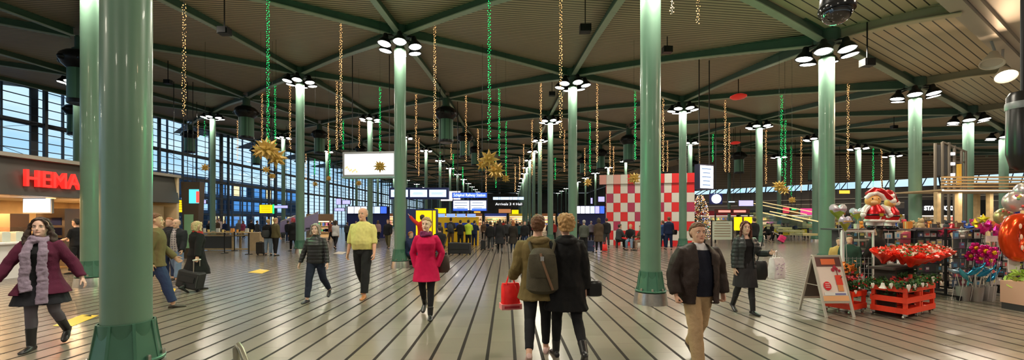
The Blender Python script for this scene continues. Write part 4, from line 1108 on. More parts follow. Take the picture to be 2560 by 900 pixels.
# coffee bar sign seen between the timber posts
c = W(2368, 521, 24.5); t = thing('coffee_bar', 'dark coffee bar front with white STARBUCKS COFFEE lettering behind timber posts', 'cafe', (c.x, 24.5, 0))
MB().box((.2,.1,2.45), (5.2,.25,.95)).build('fascia', mat('coffee_black', (.012,.012,.014), .4), t)
for sx in (-2.3, 2.7): MB().box((sx,.1,1.0), (.15,.25,2.0)).build('post', M_black, t)
text_part('STARBUCKS COFFEE', 'lettering', .26, (.12,-.05,c.z), FACE, S_white, t, ext=.01, bold=.012, width=3.15)
MB().box((.2,1.0,.55), (4.8,.5,1.1)).build('bar', M_ply, t); MB().box((.2,.3,1.95), (4.6,.1,.05)).build('light_strip', glow('strip_light', (1,.86,.66), 2.2), t)
area((c.x, 24.9, 1.9), 3.5, 90, (1,.75,.45), shape='RECTANGLE', sy=.3)
# sloping skylight above the side wall
def skylight():
    n = V((dirw.y, -dirw.x)); 
    g = MB(); b = MB(); L0 = 0.; L1 = L_+4
    def pt(s, q): # q 0 low edge, 1 high edge
        base = RW0+dirw*s; f = .75+2.6*s/L_; return V((base.x-n.x*.9*q*f, base.y-n.y*.9*q*f, 5.5+q*f))
    k = int((L1-L0)/2.4)
    for a in range(k):
        s0 = L0+a*2.4; s1 = s0+2.4
        o = MB(); o.quad(pt(s0,0), pt(s1,0), pt(s1,1), pt(s0,1)); p = o.build('window_skylight_%d' % (a+1), GLASS); struct(p, 'pane of the sloping skylight over the shop wall')
        m = MB(); m.bar(pt(s0,0), pt(s0,1), .12, .14); m.bar(pt(s0+.9,0), pt(s0+2.0,1), .06, .10); m.bar(pt(s0+.2,0), pt(s0+1.2,1), .06, .10); m.bar(pt(s0,1), pt(s1,1), .1, .1); m.bar(pt(s0,0), pt(s1,0), .14, .2); m.build('frame', M_mull2, p)
    w_ = MB()
    pa = [pt(s, 1) for s in (0, L1)]
    w_.loft([[p, p+V((n.x*9, n.y*9, 0))*1.0+V((0,0,deckz(p.x+n.x*9, p.y+n.y*9)-p.z+.05)), p+V((n.x*9, n.y*9, 0))+V((0,0,deckz(p.x+n.x*9, p.y+n.y*9)-p.z+.15)), p+V((0,0,.12))] for p in pa]); struct(w_.build('ceiling_slope', stripes('slope_deck', (.26,.22,.17), (.05,.045,.04), .45, .25, rzw, .6)), 'roof deck sloping down to the skylight')
    for k in range(12):
        s = L1*(k+.5)/12; p = pt(s,1); q = p+V((n.x*9, n.y*9, 0)); q.z = deckz(q.x, q.y)
        o = MB().bar(p-V((0,0,.12)), q-V((0,0,.12)), .14, .22).build('sloping_beam', M_flange); struct(o)
skylight()
# lit pieces at the far end
farx = []
for k, (x0, x1, y0, y1, d, fc, nm, lab) in enumerate((
    (1232,1310,492,500,72,S_pale,'high_level_sign','long pale blue strip sign at the far end of the hall'),
    (1236,1308,506,515,60,mat('sign_dark', (.03,.03,.035), .4),'hall_direction_sign','dark sign with white lettering high over the distant crowd'),
    (1279,1297,524,536,58,S_yellow,'yellow_far_screen','small yellow screen over the distant crowd, nearer the tall columns'),
    (1086,1116,520,534,45,S_yellow,'yellow_far_screen','small yellow sign above the ticket machines'),
    (1246,1278,522,533,62,glow('brown_glow', (.5,.2,.08), .7),'shop_canopy','brown lit canopy at the far end beyond the crowd'),
    (1184,1202,526,533,45,glow('amber', (1,.45,.05), .9),'amber_sign','small amber sign under the timetable panels'),
    (2097,2125,475,485,38,glow('amber', (1,.5,.05), 1.2),'amber_sign','orange lit sign above the heart-shaped balloons'),
    (1978,1992,519,526,36,S_green,'exit_sign','small green lit sign over the yellow staircase'),
    (2000,2032,520,538,38,glow('magenta_glow', (.9,.05,.25), .8),'magenta_light_box','magenta lit panel behind the yellow staircase'),
    (1956,1974,518,534,38,glow('red_glow', (.9,.05,.08), .8),'red_light_box','red lit panel beside the small green sign'))):
    t = screen(nm, lab, x0, x1, y0, y1, d, fc, M_dark, th=.2, rod=True, cat='sign')
    if nm == 'hall_direction_sign': text_part('Arrivals 3 4 Hall', 'lettering', .38, (0,-.02,0), FACE, S_white, t, width=4.0)
unit('market_stall', 'small warm-lit market stall under the lilac escalator', W(800,0,39.5).x, 39.5, 2.6, 1.6, 0, mat('stall_fascia', (.35,.2,.1), .5), glow('strip_light2', (1,.85,.62), 4), seed=77, inner=(.7,.5,.3))
area((W(800,0,39.5).x, 38.7, 1.5), .8, 60, (1,.75,.45))
for k in range(9):
    x = -30+k*6.0
    if k == 8: continue
    unit('lit_shop', 'small lit shop front at the far end of the hall, %s from the window wall' % ORD[k], x+2, 98.0, 5.4, 2.6, 0, [mat('f1', (.25,.1,.04), .5, emit=.2), mat('f2', (.03,.05,.25), .5, emit=.3), mat('f3', (.5,.35,.03), .5, emit=.3)][k % 3], glow('strip_light2', (1,.85,.62), 4), seed=40+k, inner=(.8,.6,.4))
    area((x+2, 96.8, 2.5), 3, 350, (1,.78,.5), shape='RECTANGLE', sy=.5)
for k in range(3):  # side shops along the wall to the far end
    y = 70+k*12
    unit('lit_shop', ('lit shop front on the long inner side wall, nearest the crowd', 'lit shop front on the long inner side wall, between its neighbours', 'lit shop front on the long inner side wall, farthest off')[k], 26.4, y, 9.5, 2.6, -pi/2, [mat('f2', (.03,.05,.25), .5, emit=.3), mat('f1', (.25,.1,.04), .5, emit=.2), mat('f3', (.5,.35,.03), .5, emit=.3)][k], glow('strip_light2', (1,.85,.62), 4), seed=60+k, inner=(.8,.6,.4))
    area((25.2, y, 2.5), 3, 350, (1,.78,.5), shape='RECTANGLE', sy=.5)
# ---- floor stickers
for k, (c4, lab) in enumerate(((((132,815),(178,817),(247,789),(205,787)), 'yellow floor sticker with black arrow, between the striding woman and the columns'), (((620,681),(655,684),(674,676),(650,673)), 'pale yellow floor sticker in the open hall beyond the black suitcase'), (((402,727),(436,730),(440,722),(418,719)), 'yellow floor sticker just behind the black wheeled suitcase'), (((832,634),(856,636),(866,630),(846,629)), 'small cream floor sticker behind the grey-haired woman'))):
    P4 = [GD(*p)+V((0,0,.002)) for p in c4]; cc = sum(P4, V((0,0,0)))/4
    t = thing('floor_sticker', lab, 'sticker', cc)
    m = MB(); m.loft([[p-cc for p in P4], [p-cc+V((0,0,.003)) for p in P4]]); m.build('sheet', mat('sticker_yellow', (.80,.58,.06) if k != 3 else (.7,.62,.5), .45), t)
    u = (P4[2]-P4[1])*.30; v = (P4[0]-P4[1])*.24
    m = MB(); m.loft([[u*1.25-v, u*2.0*.9, u*1.25+v, u*.9+v*.3, -u*.1+v*.3, -u*.1-v*.3, u*.9-v*.3][:3], [q+V((0,0,.0015)) for q in [u*1.25-v, u*2.0*.9, u*1.25+v]]]); m.box(u*.5+V((0,0,.004)), (.0,.0,.0)); 
    for q in m.v: q += V((0,0,.003))
    if k < 2: m.build('arrow', M_black if k == 0 else M_white, t)
# ---- dome camera, spotlights and black hanging cylinder near the edge beam
c = W(2092, 22, 3.1); top = beamz(0)+.2
t = thing('hanging_dome_camera', 'black dome security camera with clear bubble hanging from the ceiling edge', 'security camera', c)
MB().lathe([(0,.13),(.085,.13),(.105,.11),(.112,.02),(.105,-.01),(0,-.01)], n=28).build('housing', M_black, t, True)
MB().lathe([(.118,.02),(.122,.0),(.118,-.022),(.10,-.022)], n=28).build('trim_ring', mat('gloss_black', (.02,.02,.022), .12), t, True)
MB().lathe([(.10,-.018),(.098,-.05),(.080,-.088),(.045,-.112),(.0,-.12)], n=28).build('bubble', mat('smoked_dome', (.012,.010,.010), .03, coat=1.0, spec=.9), t, True)
MB().lathe([(0,.13),(.03,.13),(.03,top-c.z+.02),(0,top-c.z+.02)], n=10).build('drop_pipe', M_black, t)
c = W(2556, 330, 5.6)
t = thing('black_hanging_speaker', 'tall black rounded cylinder hanging at the hall edge beside the spotlights', 'loudspeaker', c)
MB().lathe([(0,.56),(.12,.56),(.15,.50),(.155,-.30),(.12,-.47),(.05,-.54),(0,-.55)], n=28).build('body', mat('satin_black', (.012,.010,.010), .3), t, True)
MB().lathe([(.157,.42),(.162,.40),(.162,.34),(.157,.32)], n=28, cap=False).build('band', M_frame, t, True)
MB().tube([(0,0,.55),(0,0,top-c.z)], .02, 8).build('drop_pipe', M_black, t)
def spot(label, px, py, d, aim, on):
    c = W(px, py, d); t = thing('spotlight', label, 'spotlight', c); t.scale = (1.6,1.6,1.6); az, el = aim
    M = Matrix.Rotation(az, 3, 'Z')@Matrix.Rotation(el, 3, 'Y')
    MB().lathe([(0,.24),(.06,.24),(.09,.15),(.16,.02),(.17,-.02),(.155,-.02),(.08,.10),(0,.10)], n=20, M=M).build('reflector', mat('cream_metal', (.55,.50,.42), .4), t, True)
    MB().lathe([(0,.02),(.145,.02),(.145,.026),(0,.026)], n=20, M=M).build('lens', M_lens2 if on else mat('off_lens', (.5,.47,.42), .2), t)
    MB().tube([M@V((0,0,.22)), M@V((.05,0,.32)), V((.0,.05,.55))], .02, 6).build('arm', M_frame, t)
    if on: area(c+M@V((0,0,-.06)), .4, 260, (1,.66,.38), rot=(0, el, az))
spot('unlit cream spotlight clamped under the edge beam', 2480, 158, 12.0, (.5, .45), False)
spot('glowing cream spotlight pointing down from the edge beam', 2515, 190, 12.6, (.9, .65), True)
p = node(2.62, -.12)
# ---- chrome trolley handle at the lower edge
c = W(592, 862, 2.25); t = thing('trolley_handle', 'bent pale metal tube rising from below the frame edge', 'handle', (c.x, c.y, 0))
MB().tube([(0,.0,c.z-.10), (-.005,0,c.z-.02), (.008,0,c.z+.0), (.03,-.01,c.z-.02), (.085,-.03,c.z-.12), (.20,-.09,c.z-.38), (.24,-.11,.12), (.24,-.11,.03)], .0165, 12).build('tube', mat('satin_tube', (.36,.35,.27), .35, .6), t, True)
MB().lathe([(0,0),(.16,0),(.16,.02),(.02,.04),(0,.04)], (.24,-.11,0), 20).build('foot', M_frame, t)
# ---- slim ceiling pieces: dark boxes on the beams
for k, (px, py, d) in enumerate(((561, 78, 11.8), (1463, 72, 11.0), (2168, 157, 11.5), (1668, 125, 13.5), (1380, 235, 20), (420, 205, 20), (2135+100, 318, 24))):
    c = W(px, py, d); zt = deckz(c.x, c.y)
    t = thing('ceiling_projector_box', ['small black box under the beam above the thick column pair', 'black box fixed to the beam above the walking couple', 'black speaker box beside the column with the dome camera above', 'tiny black box on the long beam near the tallest column', 'black box under the beam over the parka man', 'flat black box under the deck near the window wall', 'far black box under the roof behind the balloons'][k], 'speaker box', c)
    MB().box((0,0,0), (.30,.22,.20)).box((0,-.12,-.01),(.24,.03,.15)).build('housing', M_black, t); MB().box((0,0,(zt-c.z)/2+.05), (.025,.025,max(.1, zt-c.z-.05))).build('bracket', M_black, t)
for k, (px, py, d) in enumerate(((1846, 243, 18), (1838, 358, 30))):
    c = W(px, py, d); t = thing('red_ceiling_disc', ['red round fire alarm disc under the roof above the tilted screen', 'smaller red disc farther off above the tilted screen'][k], 'alarm', c)
    MB().lathe([(0,-.10),(.26,-.06),(.34,.0),(.34,.05),(.20,.12),(0,.14)], n=24).build('disc', mat('alarm_red', (.75,.03,.02), .35, emit=.25), t, True); MB().tube([(0,0,.1),(0,0,deckz(c.x,c.y)-c.z)], .02, 6).build('stem', M_black, t)

for k, (z, dd) in enumerate(((3.75, .25), (4.35, .35))):
    n = V((dirw.y, -dirw.x)); a = RW0+n*dd; b = RW1+n*dd
    o = MB().bar((a.x, a.y, z), (b.x, b.y, z), .12, .10).build('trim_%d' % (k+1), mat('pale_strip', (.6,.55,.48), .4)); struct(o, 'pale horizontal strip along the shop wall')  # lit look of these wall strips is put into their pale colour
# ---------------------------------------------------------------- light strings and paper stars
M_gb = glow('green_bulb', (.01,.95,.20), 1.5); M_wb = glow('warm_bulb', (1.0,.50,.19), 1.7); M_cable = mat('dark_cable', (.015,.02,.015), .6)
STR = [(460,8,290,'W',9.5),(670,-60,357,'G',11.5),(688,205,362,'G',0),(655,235,370,'W',0),(725,205,372,'W',0),(852,45,350,'W',0),(842,195,375,'W',0),(858,300,375,'G',0),(950,215,392,'G',0),(512,290,345,'G',0),(495,298,345,'W',0),
(594,300,400,'W',0),(821,303,385,'W',0),(824,350,445,'G',0),(787,395,440,'G',0),(898,300,370,'W',0),(1087,50,350,'W',0),(1040,235,420,'W',0),(1047,345,440,'W',0),(1100,380,440,'G',0),(1133,385,440,'G',0),(1157,415,462,'G',0),
(1165,238,405,'W',0),(1195,315,400,'W',0),(1223,-40,350,'G',10.5),(1248,215,390,'G',0),(1265,300,440,'G',0),(1309,360,450,'W',0),(1299,390,450,'W',0),(1330,300,440,'W',0),(1352,195,400,'W',0),(1402,-50,345,'W',10.0),(1411,325,430,'W',0),
(1388,395,450,'G',0),(1475,305,430,'G',0),(1462,370,440,'W',0),(1493,203,405,'W',0),(1525,320,430,'W',0),(1534,365,440,'W',0),(1588,223,400,'G',0),(1658,235,430,'W',0),(1669,350,430,'W',0),(1713,310,430,'G',0),(1748,355,430,'W',0),(1782,335,405,'G',0),
(1813,250,430,'W',0),(1823,300,430,'W',0),(1826,420,462,'G',0),(1851,430,480,'G',0),(1875,430,482,'W',0),(1915,325,460,'W',0),(1954,228,440,'G',0),(1963,300,470,'G',0),(1978,365,490,'G',0),(2003,335,480,'W',0),(2120,208,450,'W',0),(2183,370,470,'G',0),(2204,370,472,'W',0),
(1680,-20,35,'W',8.5),(1745,-10,60,'W',9.0),(765,380,450,'W',0),(1064,400,460,'W',0),(1240,400,470,'G',0),(1215,420,480,'W',0),(1288,410,480,'W',0),(880,400,450,'G',0),(1128,320,400,'W',0)]
def roofd(px, yt):
    d = 6.0
    while d < 85:
        x = (px-1280)/F*d
        if HZ-(deckz(x, d)-.02-EYE)/d*F >= yt: return d
        d += .1
    return d
wz = {}
for k, (px, yt, yb, c, d) in enumerate(STR):
    dd = d or roofd(px, yt); x = (px-1280)/F*dd
    zt = (deckz(x, dd) if ij(x, dd)[1] > E0 else beamz(0)+.3); zb = EYE+(HZ-yb)/F*dd
    if d: zt = max(zt, EYE+(HZ-yt)/F*dd)
    zt = deckz(x, dd)-.005
    zs_ = min(zt-.02, EYE+(HZ-yt)/F*dd)
    t = thing('hanging_light_string', 'x', 'light string', (x, dd, zt))
    z = zone(px); wn_ = {'G': 'green', 'W': 'gold'}[c]; kk = (z, wn_, dd < 20); wz[kk] = wz.get(kk, 0)+1
    t['label'] = '%s light string %s, %s counted sideways' % (wn_, z.replace('between the thick column and the window wall', 'beside the thick column'), ORD[wz[kk]-1]); t['group'] = 'hanging %s light strings' % wn_
    L = zt-zb; r = random.Random(k)
    rad = .028+.0008*dd; br = .0044+.00072*dd
    MB().tube([(0,0,0), (0,0,-L)], .006, 5).build('cable', M_cable, t)
    m = MB(); n = int(min(L, zs_-zb)*min(44, 560/dd)); 
    for q in range(n):
        zz = -(zt-zs_)-(zs_-zb)*(q+r.random()*.8)/n; a = q*2.4+r.random(); rr = rad*(.5+.7*r.random())
        cc = V((rr*cos(a), rr*sin(a), zz)); b0 = len(m.v); s = br*r.choice((.7,1,1,1.25))
        m.v += [cc+V(v)*s for v in ((1,0,0),(0,1,0),(-1,0,0),(0,-1,0),(0,0,1.2),(0,0,-1.2))]
        for f in ((0,1,4),(1,2,4),(2,3,4),(3,0,4),(1,0,5),(2,1,5),(3,2,5),(0,3,5)): m.f.append(tuple(b0+j for j in f)); m.m.append(0)
    o = m.build('led_lights', M_gb if c == 'G' else M_wb, t); o['kind'] = 'stuff'
for x, y, z in ((-5.4, 8.5, 2.9), (-.35, 7.0, 3.4), (6.6, 9.4, 3.2)):
    l = point((x, y, z), 75, (.08,1,.30), .5)  # added point lights carry the green glow of the strings to the floor
def star_mesh(seed):
    r = random.Random(seed); m = MB(); dirs = []
    for i in (-1,0,1):
        for j in (-1,0,1):
            for k in (-1,0,1):
                if (i,j,k) != (0,0,0): dirs.append(V((i,j,k)).normalized())
    m.ball((0,0,0), .17, 8, 6)
    for d in dirs:
        u = d.orthogonal().normalized(); v = d.cross(u); w_ = .13; base = d*.12; L = .42+r.random()*.10
        b0 = len(m.v); m.v += [base+u*w_, base+v*w_, base-u*w_, base-v*w_, d*L]
        for f in ((0,1,4),(1,2,4),(2,3,4),(3,0,4)): m.f.append(tuple(b0+q for q in f)); m.m.append(0)
    return m
M_gold = mat('gold_paper', (.52,.33,.08), .42, .25, noise_amt=.15, nscale=12)
st0 = None
for k, (px, py, d, rad, lab) in enumerate(((668,372,15,.50,'large gold paper star at the top of the cluster left of the slim green column'), (690,394,16.3,.49,'large gold paper star lower in the cluster above the window wall'), (652,378,15.5,.36,'medium gold paper star tucked behind the large one over the window wall'), (665,424,16,.20,'small gold paper star hanging below the big star cluster'), (681,440,16.5,.16,'tiny gold paper star lowest under the big star cluster'),
    (513,419,17,.20,'small gold paper star beside the slim column over the cafe'), (950,416,13.5,.24,'gold paper star hanging in front of the large white screen'), (1222,398,15,.44,'largest gold paper star in the middle of the hall'), (1240,426,16.2,.43,'large gold paper star just below the largest one mid-hall'), (1206,412,15.6,.30,'medium gold paper star beside the largest one mid-hall'), (1264,446,16.5,.20,'small gold paper star trailing the mid-hall cluster'),
    (897,458,20,.18,'small gold paper star under the large white screen'), (788,460,20,.18,'small gold paper star in front of the window wall near the slim columns'), (822,446,22,.18,'tiny gold paper star beside a green light string near the window wall'), (1585,446,14,.26,'gold paper star hanging before the top of the chequered cube'), (1470,456,20,.26,'gold paper star between the walking couple and the cube'),
    (1948,466,14,.26,'gold paper star hanging over the yellow staircase'), (1962,476,14.4,.22,'second gold paper star touching the one over the yellow staircase'), (1980,500,15,.15,'small gold paper star low over the yellow staircase'))):
    c = W(px, py, d); s = rad/.5; h = deckz(c.x, c.y)-c.z-.005
    t = thing('hanging_paper_star', lab, 'paper star', c, rz=k*.7)
    o = star_mesh(k % 5).build('star', M_gold, t); o.scale = (s, s, s)
    MB().tube([(0,0,0), (0,0,h)], .005, 4).build('thread', M_cable, t)
# ---------------------------------------------------------------- A-frame poster board
def aframe():
    FL = V((5.47, 6.96, 0)); FR = V((5.97, 6.98, 0)); u = (FR-FL); wdt = u.length; u.normalize(); n = V((-u.y, u.x, 0))
    t = thing('poster_board', 'white A-frame board with red and orange drinks poster, standing on the hall floor', 'poster board', FL)
    H = 1.06; dp = .62; top = n*(dp/2)+V((0,0,H))
    alu = mat('aluminium', (.62,.58,.50), .35, .4)
    for k in (0, 1):
        q = (lambda f, side: u*(wdt*side)+(top*f if k == 0 else n*dp*(1-f)+top*f))
        for s in (0, 1): MB().bar(q(0, s), q(1, s), .035, .03).build('leg', alu, t)
        MB().bar(q(.985, 0), q(.985, 1), .03, .035).build('top_rail', alu, t); MB().bar(q(.24, 0), q(.24, 1), .025, .04).build('bottom_rail', alu, t)
        a, b, c, d = q(.25,.02), q(.25,.98), q(.97,.98), q(.97,.02)
        nn = (b-a).cross(d-a).normalized()*.006
        MB().loft([[a-nn,b-nn,c-nn,d-nn],[a+nn,b+nn,c+nn,d+nn]]).build('panel', mat('grey_back', (.13,.115,.10), .5) if k else mat('poster_white', (.80,.68,.62), .4), t)
        if k == 0:
            out = (b-a).cross(d-a).normalized(); 
            if out.y > 0: out = -out
            def P(x, y): return a+(b-a)*x+(d-a)*y+out*.010
            def qd(x0, y0, x1, y1, nm, mt, l=1):
                o_ = out*(.002*l); MB().loft([[P(x0,y0)+o_,P(x1,y0)+o_,P(x1,y1)+o_,P(x0,y1)+o_],[P(x0,y0)+o_*2,P(x1,y0)+o_*2,P(x1,y1)+o_*2,P(x0,y1)+o_*2]]).build(nm, mt, t)
            qd(.0,.78,1,.99,'photo_print', mat('brown_print', (.12,.045,.04), .4)); qd(.22,.82,.76,.95,'flame_print', mat('orange_print', (.75,.16,.05), .4), 2)
            qd(.0,.01,1,.12,'orange_print', mat('pale_orange_print', (.80,.42,.20), .4)); qd(.10,.13,.95,.20,'white_strip', M_white)
            qd(.64,.36,.88,.58,'cup_print', mat('red_print', (.75,.06,.03), .4), 2); qd(.66,.22,.86,.36,'glass_print', mat('amber_print', (.70,.28,.10), .4), 2); qd(.74,.58,.765,.74,'stem_print', mat('dark_red_print', (.25,.03,.04), .4), 2)
            for cx, cy, r_, nm, cc in ((.27,.34,.125,'red_roundel',(.70,.02,.03)),(.62,.70,.055,'berry_print',(.40,.02,.05)),(.76,.72,.05,'berry_print',(.40,.02,.05)),(.70,.765,.05,'berry_print',(.45,.02,.05)),(.86,.68,.04,'berry_print',(.40,.02,.05))):
                mm = MB(); ring = []; w_ = (b-a).length; h_ = (d-a).length
                for i in range(20): ring.append(P(cx+r_*1.15*cos(i*pi/10), cy+r_*cos(0)*.8*sin(i*pi/10))+out*.004)
                mm.loft([ring, [p+out*.003 for p in ring]]); mm.build(nm, mat('print_'+nm, cc, .4), t)
            for z in (.30,.34,.38): qd(.19,z,.35,z+.018,'price_print', mat('pink_print2', (.8,.45,.42), .4), 4)
            qd(.5,.145,.9,.175,'caption_print', mat('blue_print', (.12,.12,.35), .4), 2)
    MB().bar(u*0+top*.5, n*dp*.5+top*.5, .012, .012).build('spreader', alu, t); MB().bar(u*wdt+top*.5, u*wdt+n*dp*.5+top*.5, .012, .012).build('spreader', alu, t)
aframe()
# ---------------------------------------------------------------- red slatted crates with greenery
def crate(label, p, rz, sx, sy, h, slats=3):
    t = thing('red_crate', label, 'crate', p, rz)
    zb = .09
    for ix in (0, 1):
        for iy in (0, 1):
            c = ((ix-.5)*(sx-.05), (iy-.5)*(sy-.05))
            MB().box((c[0]*1, c[1]*1, (h+zb)/2+.0), (.05,.05,h-zb)).build('corner_post', M_red, t)
            q = MB().lathe([(.0,-.035),(.035,-.035),(.035,-.008),(0,-.008)], (c[0], c[1], .036), 14, M=Matrix.Rotation(pi/2, 3, 'X')); q.box((c[0], c[1]+.0, .075), (.05,.055,.03)); q.build('caster', M_steel, t, True)
    for k in range(slats):
        z = zb+.05+(h-zb-.10)*k/(slats-1)
        for s in (-1, 1):
            MB().box((0, s*(sy/2), z), (sx+.03,.022,.095)).build('slat', M_red, t); MB().box((s*(sx/2), 0, z), (.022,sy+.02,.095)).build('slat', M_red, t)
    MB().box((0,0,zb+.03), (sx,sy,.03)).build('bottom_board', M_red, t)
    MB().box((0,0,h-.10), (sx-.04,sy-.04,.02)).build('inner_tray', mat('dark_tray', (.04,.025,.02), .7), t)
    return t
rz = math.atan2(.45,.89); U = V((.89,.45,0)); Vv = V((-.45,.89,0))
near = V((6.69, 6.78, 0))
c1 = near+U*.28+Vv*.24; c2 = near+U*.86+Vv*.24
crate('red slatted wooden crate on casters, nearest corner of the flower display', c1, rz, .56, .48, .56)
crate('red slatted wooden crate pushed against the far side of the nearest red crate', c2, rz, .54, .48, .56)
c3 = V((6.18, 7.42, 0)); crate('low red slatted crate between the poster board and the taller crates', c3, rz, .50, .42, .42, 2)
M_leaf = mat('leaf_green', (.05,.15,.025), .5, noise_amt=.4, nscale=30); M_leaf2 = mat('dark_leaf', (.02,.07,.02), .55, noise_amt=.3, nscale=30)
def leaves(m, c, ext, n, s, r, mi=0):
    for k in range(n):
        p = V(c)+V((r.gauss(0,ext[0]), r.gauss(0,ext[1]), r.gauss(0,ext[2]))); d = V((r.uniform(-1,1), r.uniform(-1,1), r.uniform(-.4,1))).normalized(); u = d.orthogonal().normalized(); u = Matrix.Rotation(r.random()*6.28, 3, d)@u
        L = s*r.uniform(.6,1.3); b0 = len(m.v); m.v += [p, p+d*L*.5+u*L*.26+V((0,0,L*.06)), p+d*L, p+d*L*.5-u*L*.26+V((0,0,L*.06))]; m.f += [(b0,b0+1,b0+2),(b0,b0+2,b0+3)]; m.m += [mi, mi]
r = random.Random(4)
def garland(label, pts, seed, berries=(.7,.02,.02)):
    r = random.Random(seed); t = thing('leafy_garland', label, 'garland', pts[0]); o0 = V(pts[0]); m = MB(); b = MB()
    for a, c in zip(pts, pts[1:]):
        a = V(a); c = V(c); n = int((c-a).length/.04)+1
        for k in range(n):
            p = a+(c-a)*k/n-o0; leaves(m, p, (.035,.035,.035), 16, .06, r, 0 if r.random() < .6 else 1)
            if r.random() < .6: b.ball(p+V((r.gauss(0,.04), r.gauss(0,.04), r.gauss(0,.03))), .012, 6, 4)
    m.build('leaves', [M_leaf, M_leaf2], t)['kind'] = 'stuff'; b.build('berries', mat('berry', berries, .3), t)['kind'] = 'stuff'
    MB().tube([V(p)-o0 for p in pts], .012, 6).build('twine', M_leaf2, t)
h = .60
pA = near-U*.02+Vv*.50; pB = near-U*.03-Vv*.03; pC = near+U*1.14-Vv*.03
garland('leafy green garland along the short side of the nearest red crate', [pA+V((0,0,h)), (pA+pB)/2+V((0,0,h-.03)), pB+V((0,0,h))], 1)
garland('leafy green garland draped over the long side of the red crates', [pB+V((.03,0,h)), (pB*.75+pC*.25)+V((0,0,h-.02)), (pB+pC)/2+V((0,0,h+.05)), (pB*.25+pC*.75)+V((0,0,h+.02)), pC+V((0,0,h+.08))], 2)
garland('bushy green garland linking the low crate to the taller crates', [c3+V((-.2,-.1,.5)), c3+V((.1,-.16,.52)), c3+V((.35,-.2,.56)), c3+V((.5,-.3,.62))], 3)
def plantpile(label, c, w, d, hh, n, col, seed, nm='red_flowering_plant'):
    r = random.Random(seed); t = thing(nm, label, 'plant', c); m = MB(); leaves(m, (0,0,hh*.4), (w*.45,d*.45,hh*.3), n, .08, r, 0); m.build('leaves', M_leaf2, t)['kind'] = 'stuff'
    f = MB(); leaves(f, (0,0,hh*.8), (w*.42,d*.42,hh*.12), n, .07, r, 0); f.build('red_petals', mat('petal', col, .5, noise_amt=.2, nscale=20), t)['kind'] = 'stuff'
    MB().lathe([(0,0),(.07,0),(.09,.12),(0,.12)], n=14).build('pot', mat('pot_brown', (.2,.08,.04), .6), t)
plantpile('dark red flowering plant heaped in the low red crate', c3+V((-.08,.02,.40)), .30, .22, .26, 420, (.55,.02,.03), 1)
plantpile('orange and green plant standing behind the low red crate', c3+V((.22,.18,.40)), .16, .16, .42, 220, (.75,.22,.03), 2)
plantpile('dark green plant filling the nearest red crate', c1+V((0,.02,.42)), .30, .22, .22, 260, (.55,.03,.03), 3)
plantpile('dark green plant filling the farther red crate', c2+V((0,.02,.42)), .30, .22, .26, 260, (.10,.22,.06), 4)
def heart(sz):
    pts = []
    for i in range(22):
        a = 2*pi*i/22; pts.append((16*sin(a)**3/17*sz, (13*cos(a)-5*cos(2*a)-2*cos(3*a)-cos(4*a))/17*sz))
    return pts
for k, (px, py, d, s) in enumerate(((2183,713,6.95,.042), (2207,714,6.9,.050), (2229,714,6.82,.045), (2273,719,6.66,.055), (2289,716,6.7,.045), (2308,712,6.82,.040), (2334,698,7.05,.050), (2354,706,7.2,.035), (2140,730,7.15,.035), (2318,712,6.9,.03))):
    c = W(px, py, d)
    t = thing('wooden_heart' if k != 1 else 'white_bell', ['white wooden heart hanging at the short side of the nearest red crate', 'white bell ornament beside the heart on the nearest red crate', 'pale wooden heart in the middle of the nearest crate side', 'largest white heart at the crate corner', 'white heart just past the crate corner', 'small white heart on the long crate side, before the joint', 'white heart near the end of the farther crate', 'tiny white ornament at the far end of the crates', 'tiny white ornament on the low crate garland', 'smallest white heart next to the crate joint'][k], 'ornament', c, rz)
    m = MB()
    if k == 1: m.lathe([(0,.05),(.02,.045),(.03,.0),(.045,-.03),(.055,-.045),(0,-.045)], n=16)
    else: m.prism(heart(s*1.3), (0,0,0), (1,0,0), (0,0,1), (0,.012,0))
    m.build('ornament', mat('white_wood', (.75,.70,.64), .5), t); MB().tube([(0,.005,s*.7), (0,.02,.10)], .002, 4).build('cord', M_cable, t)
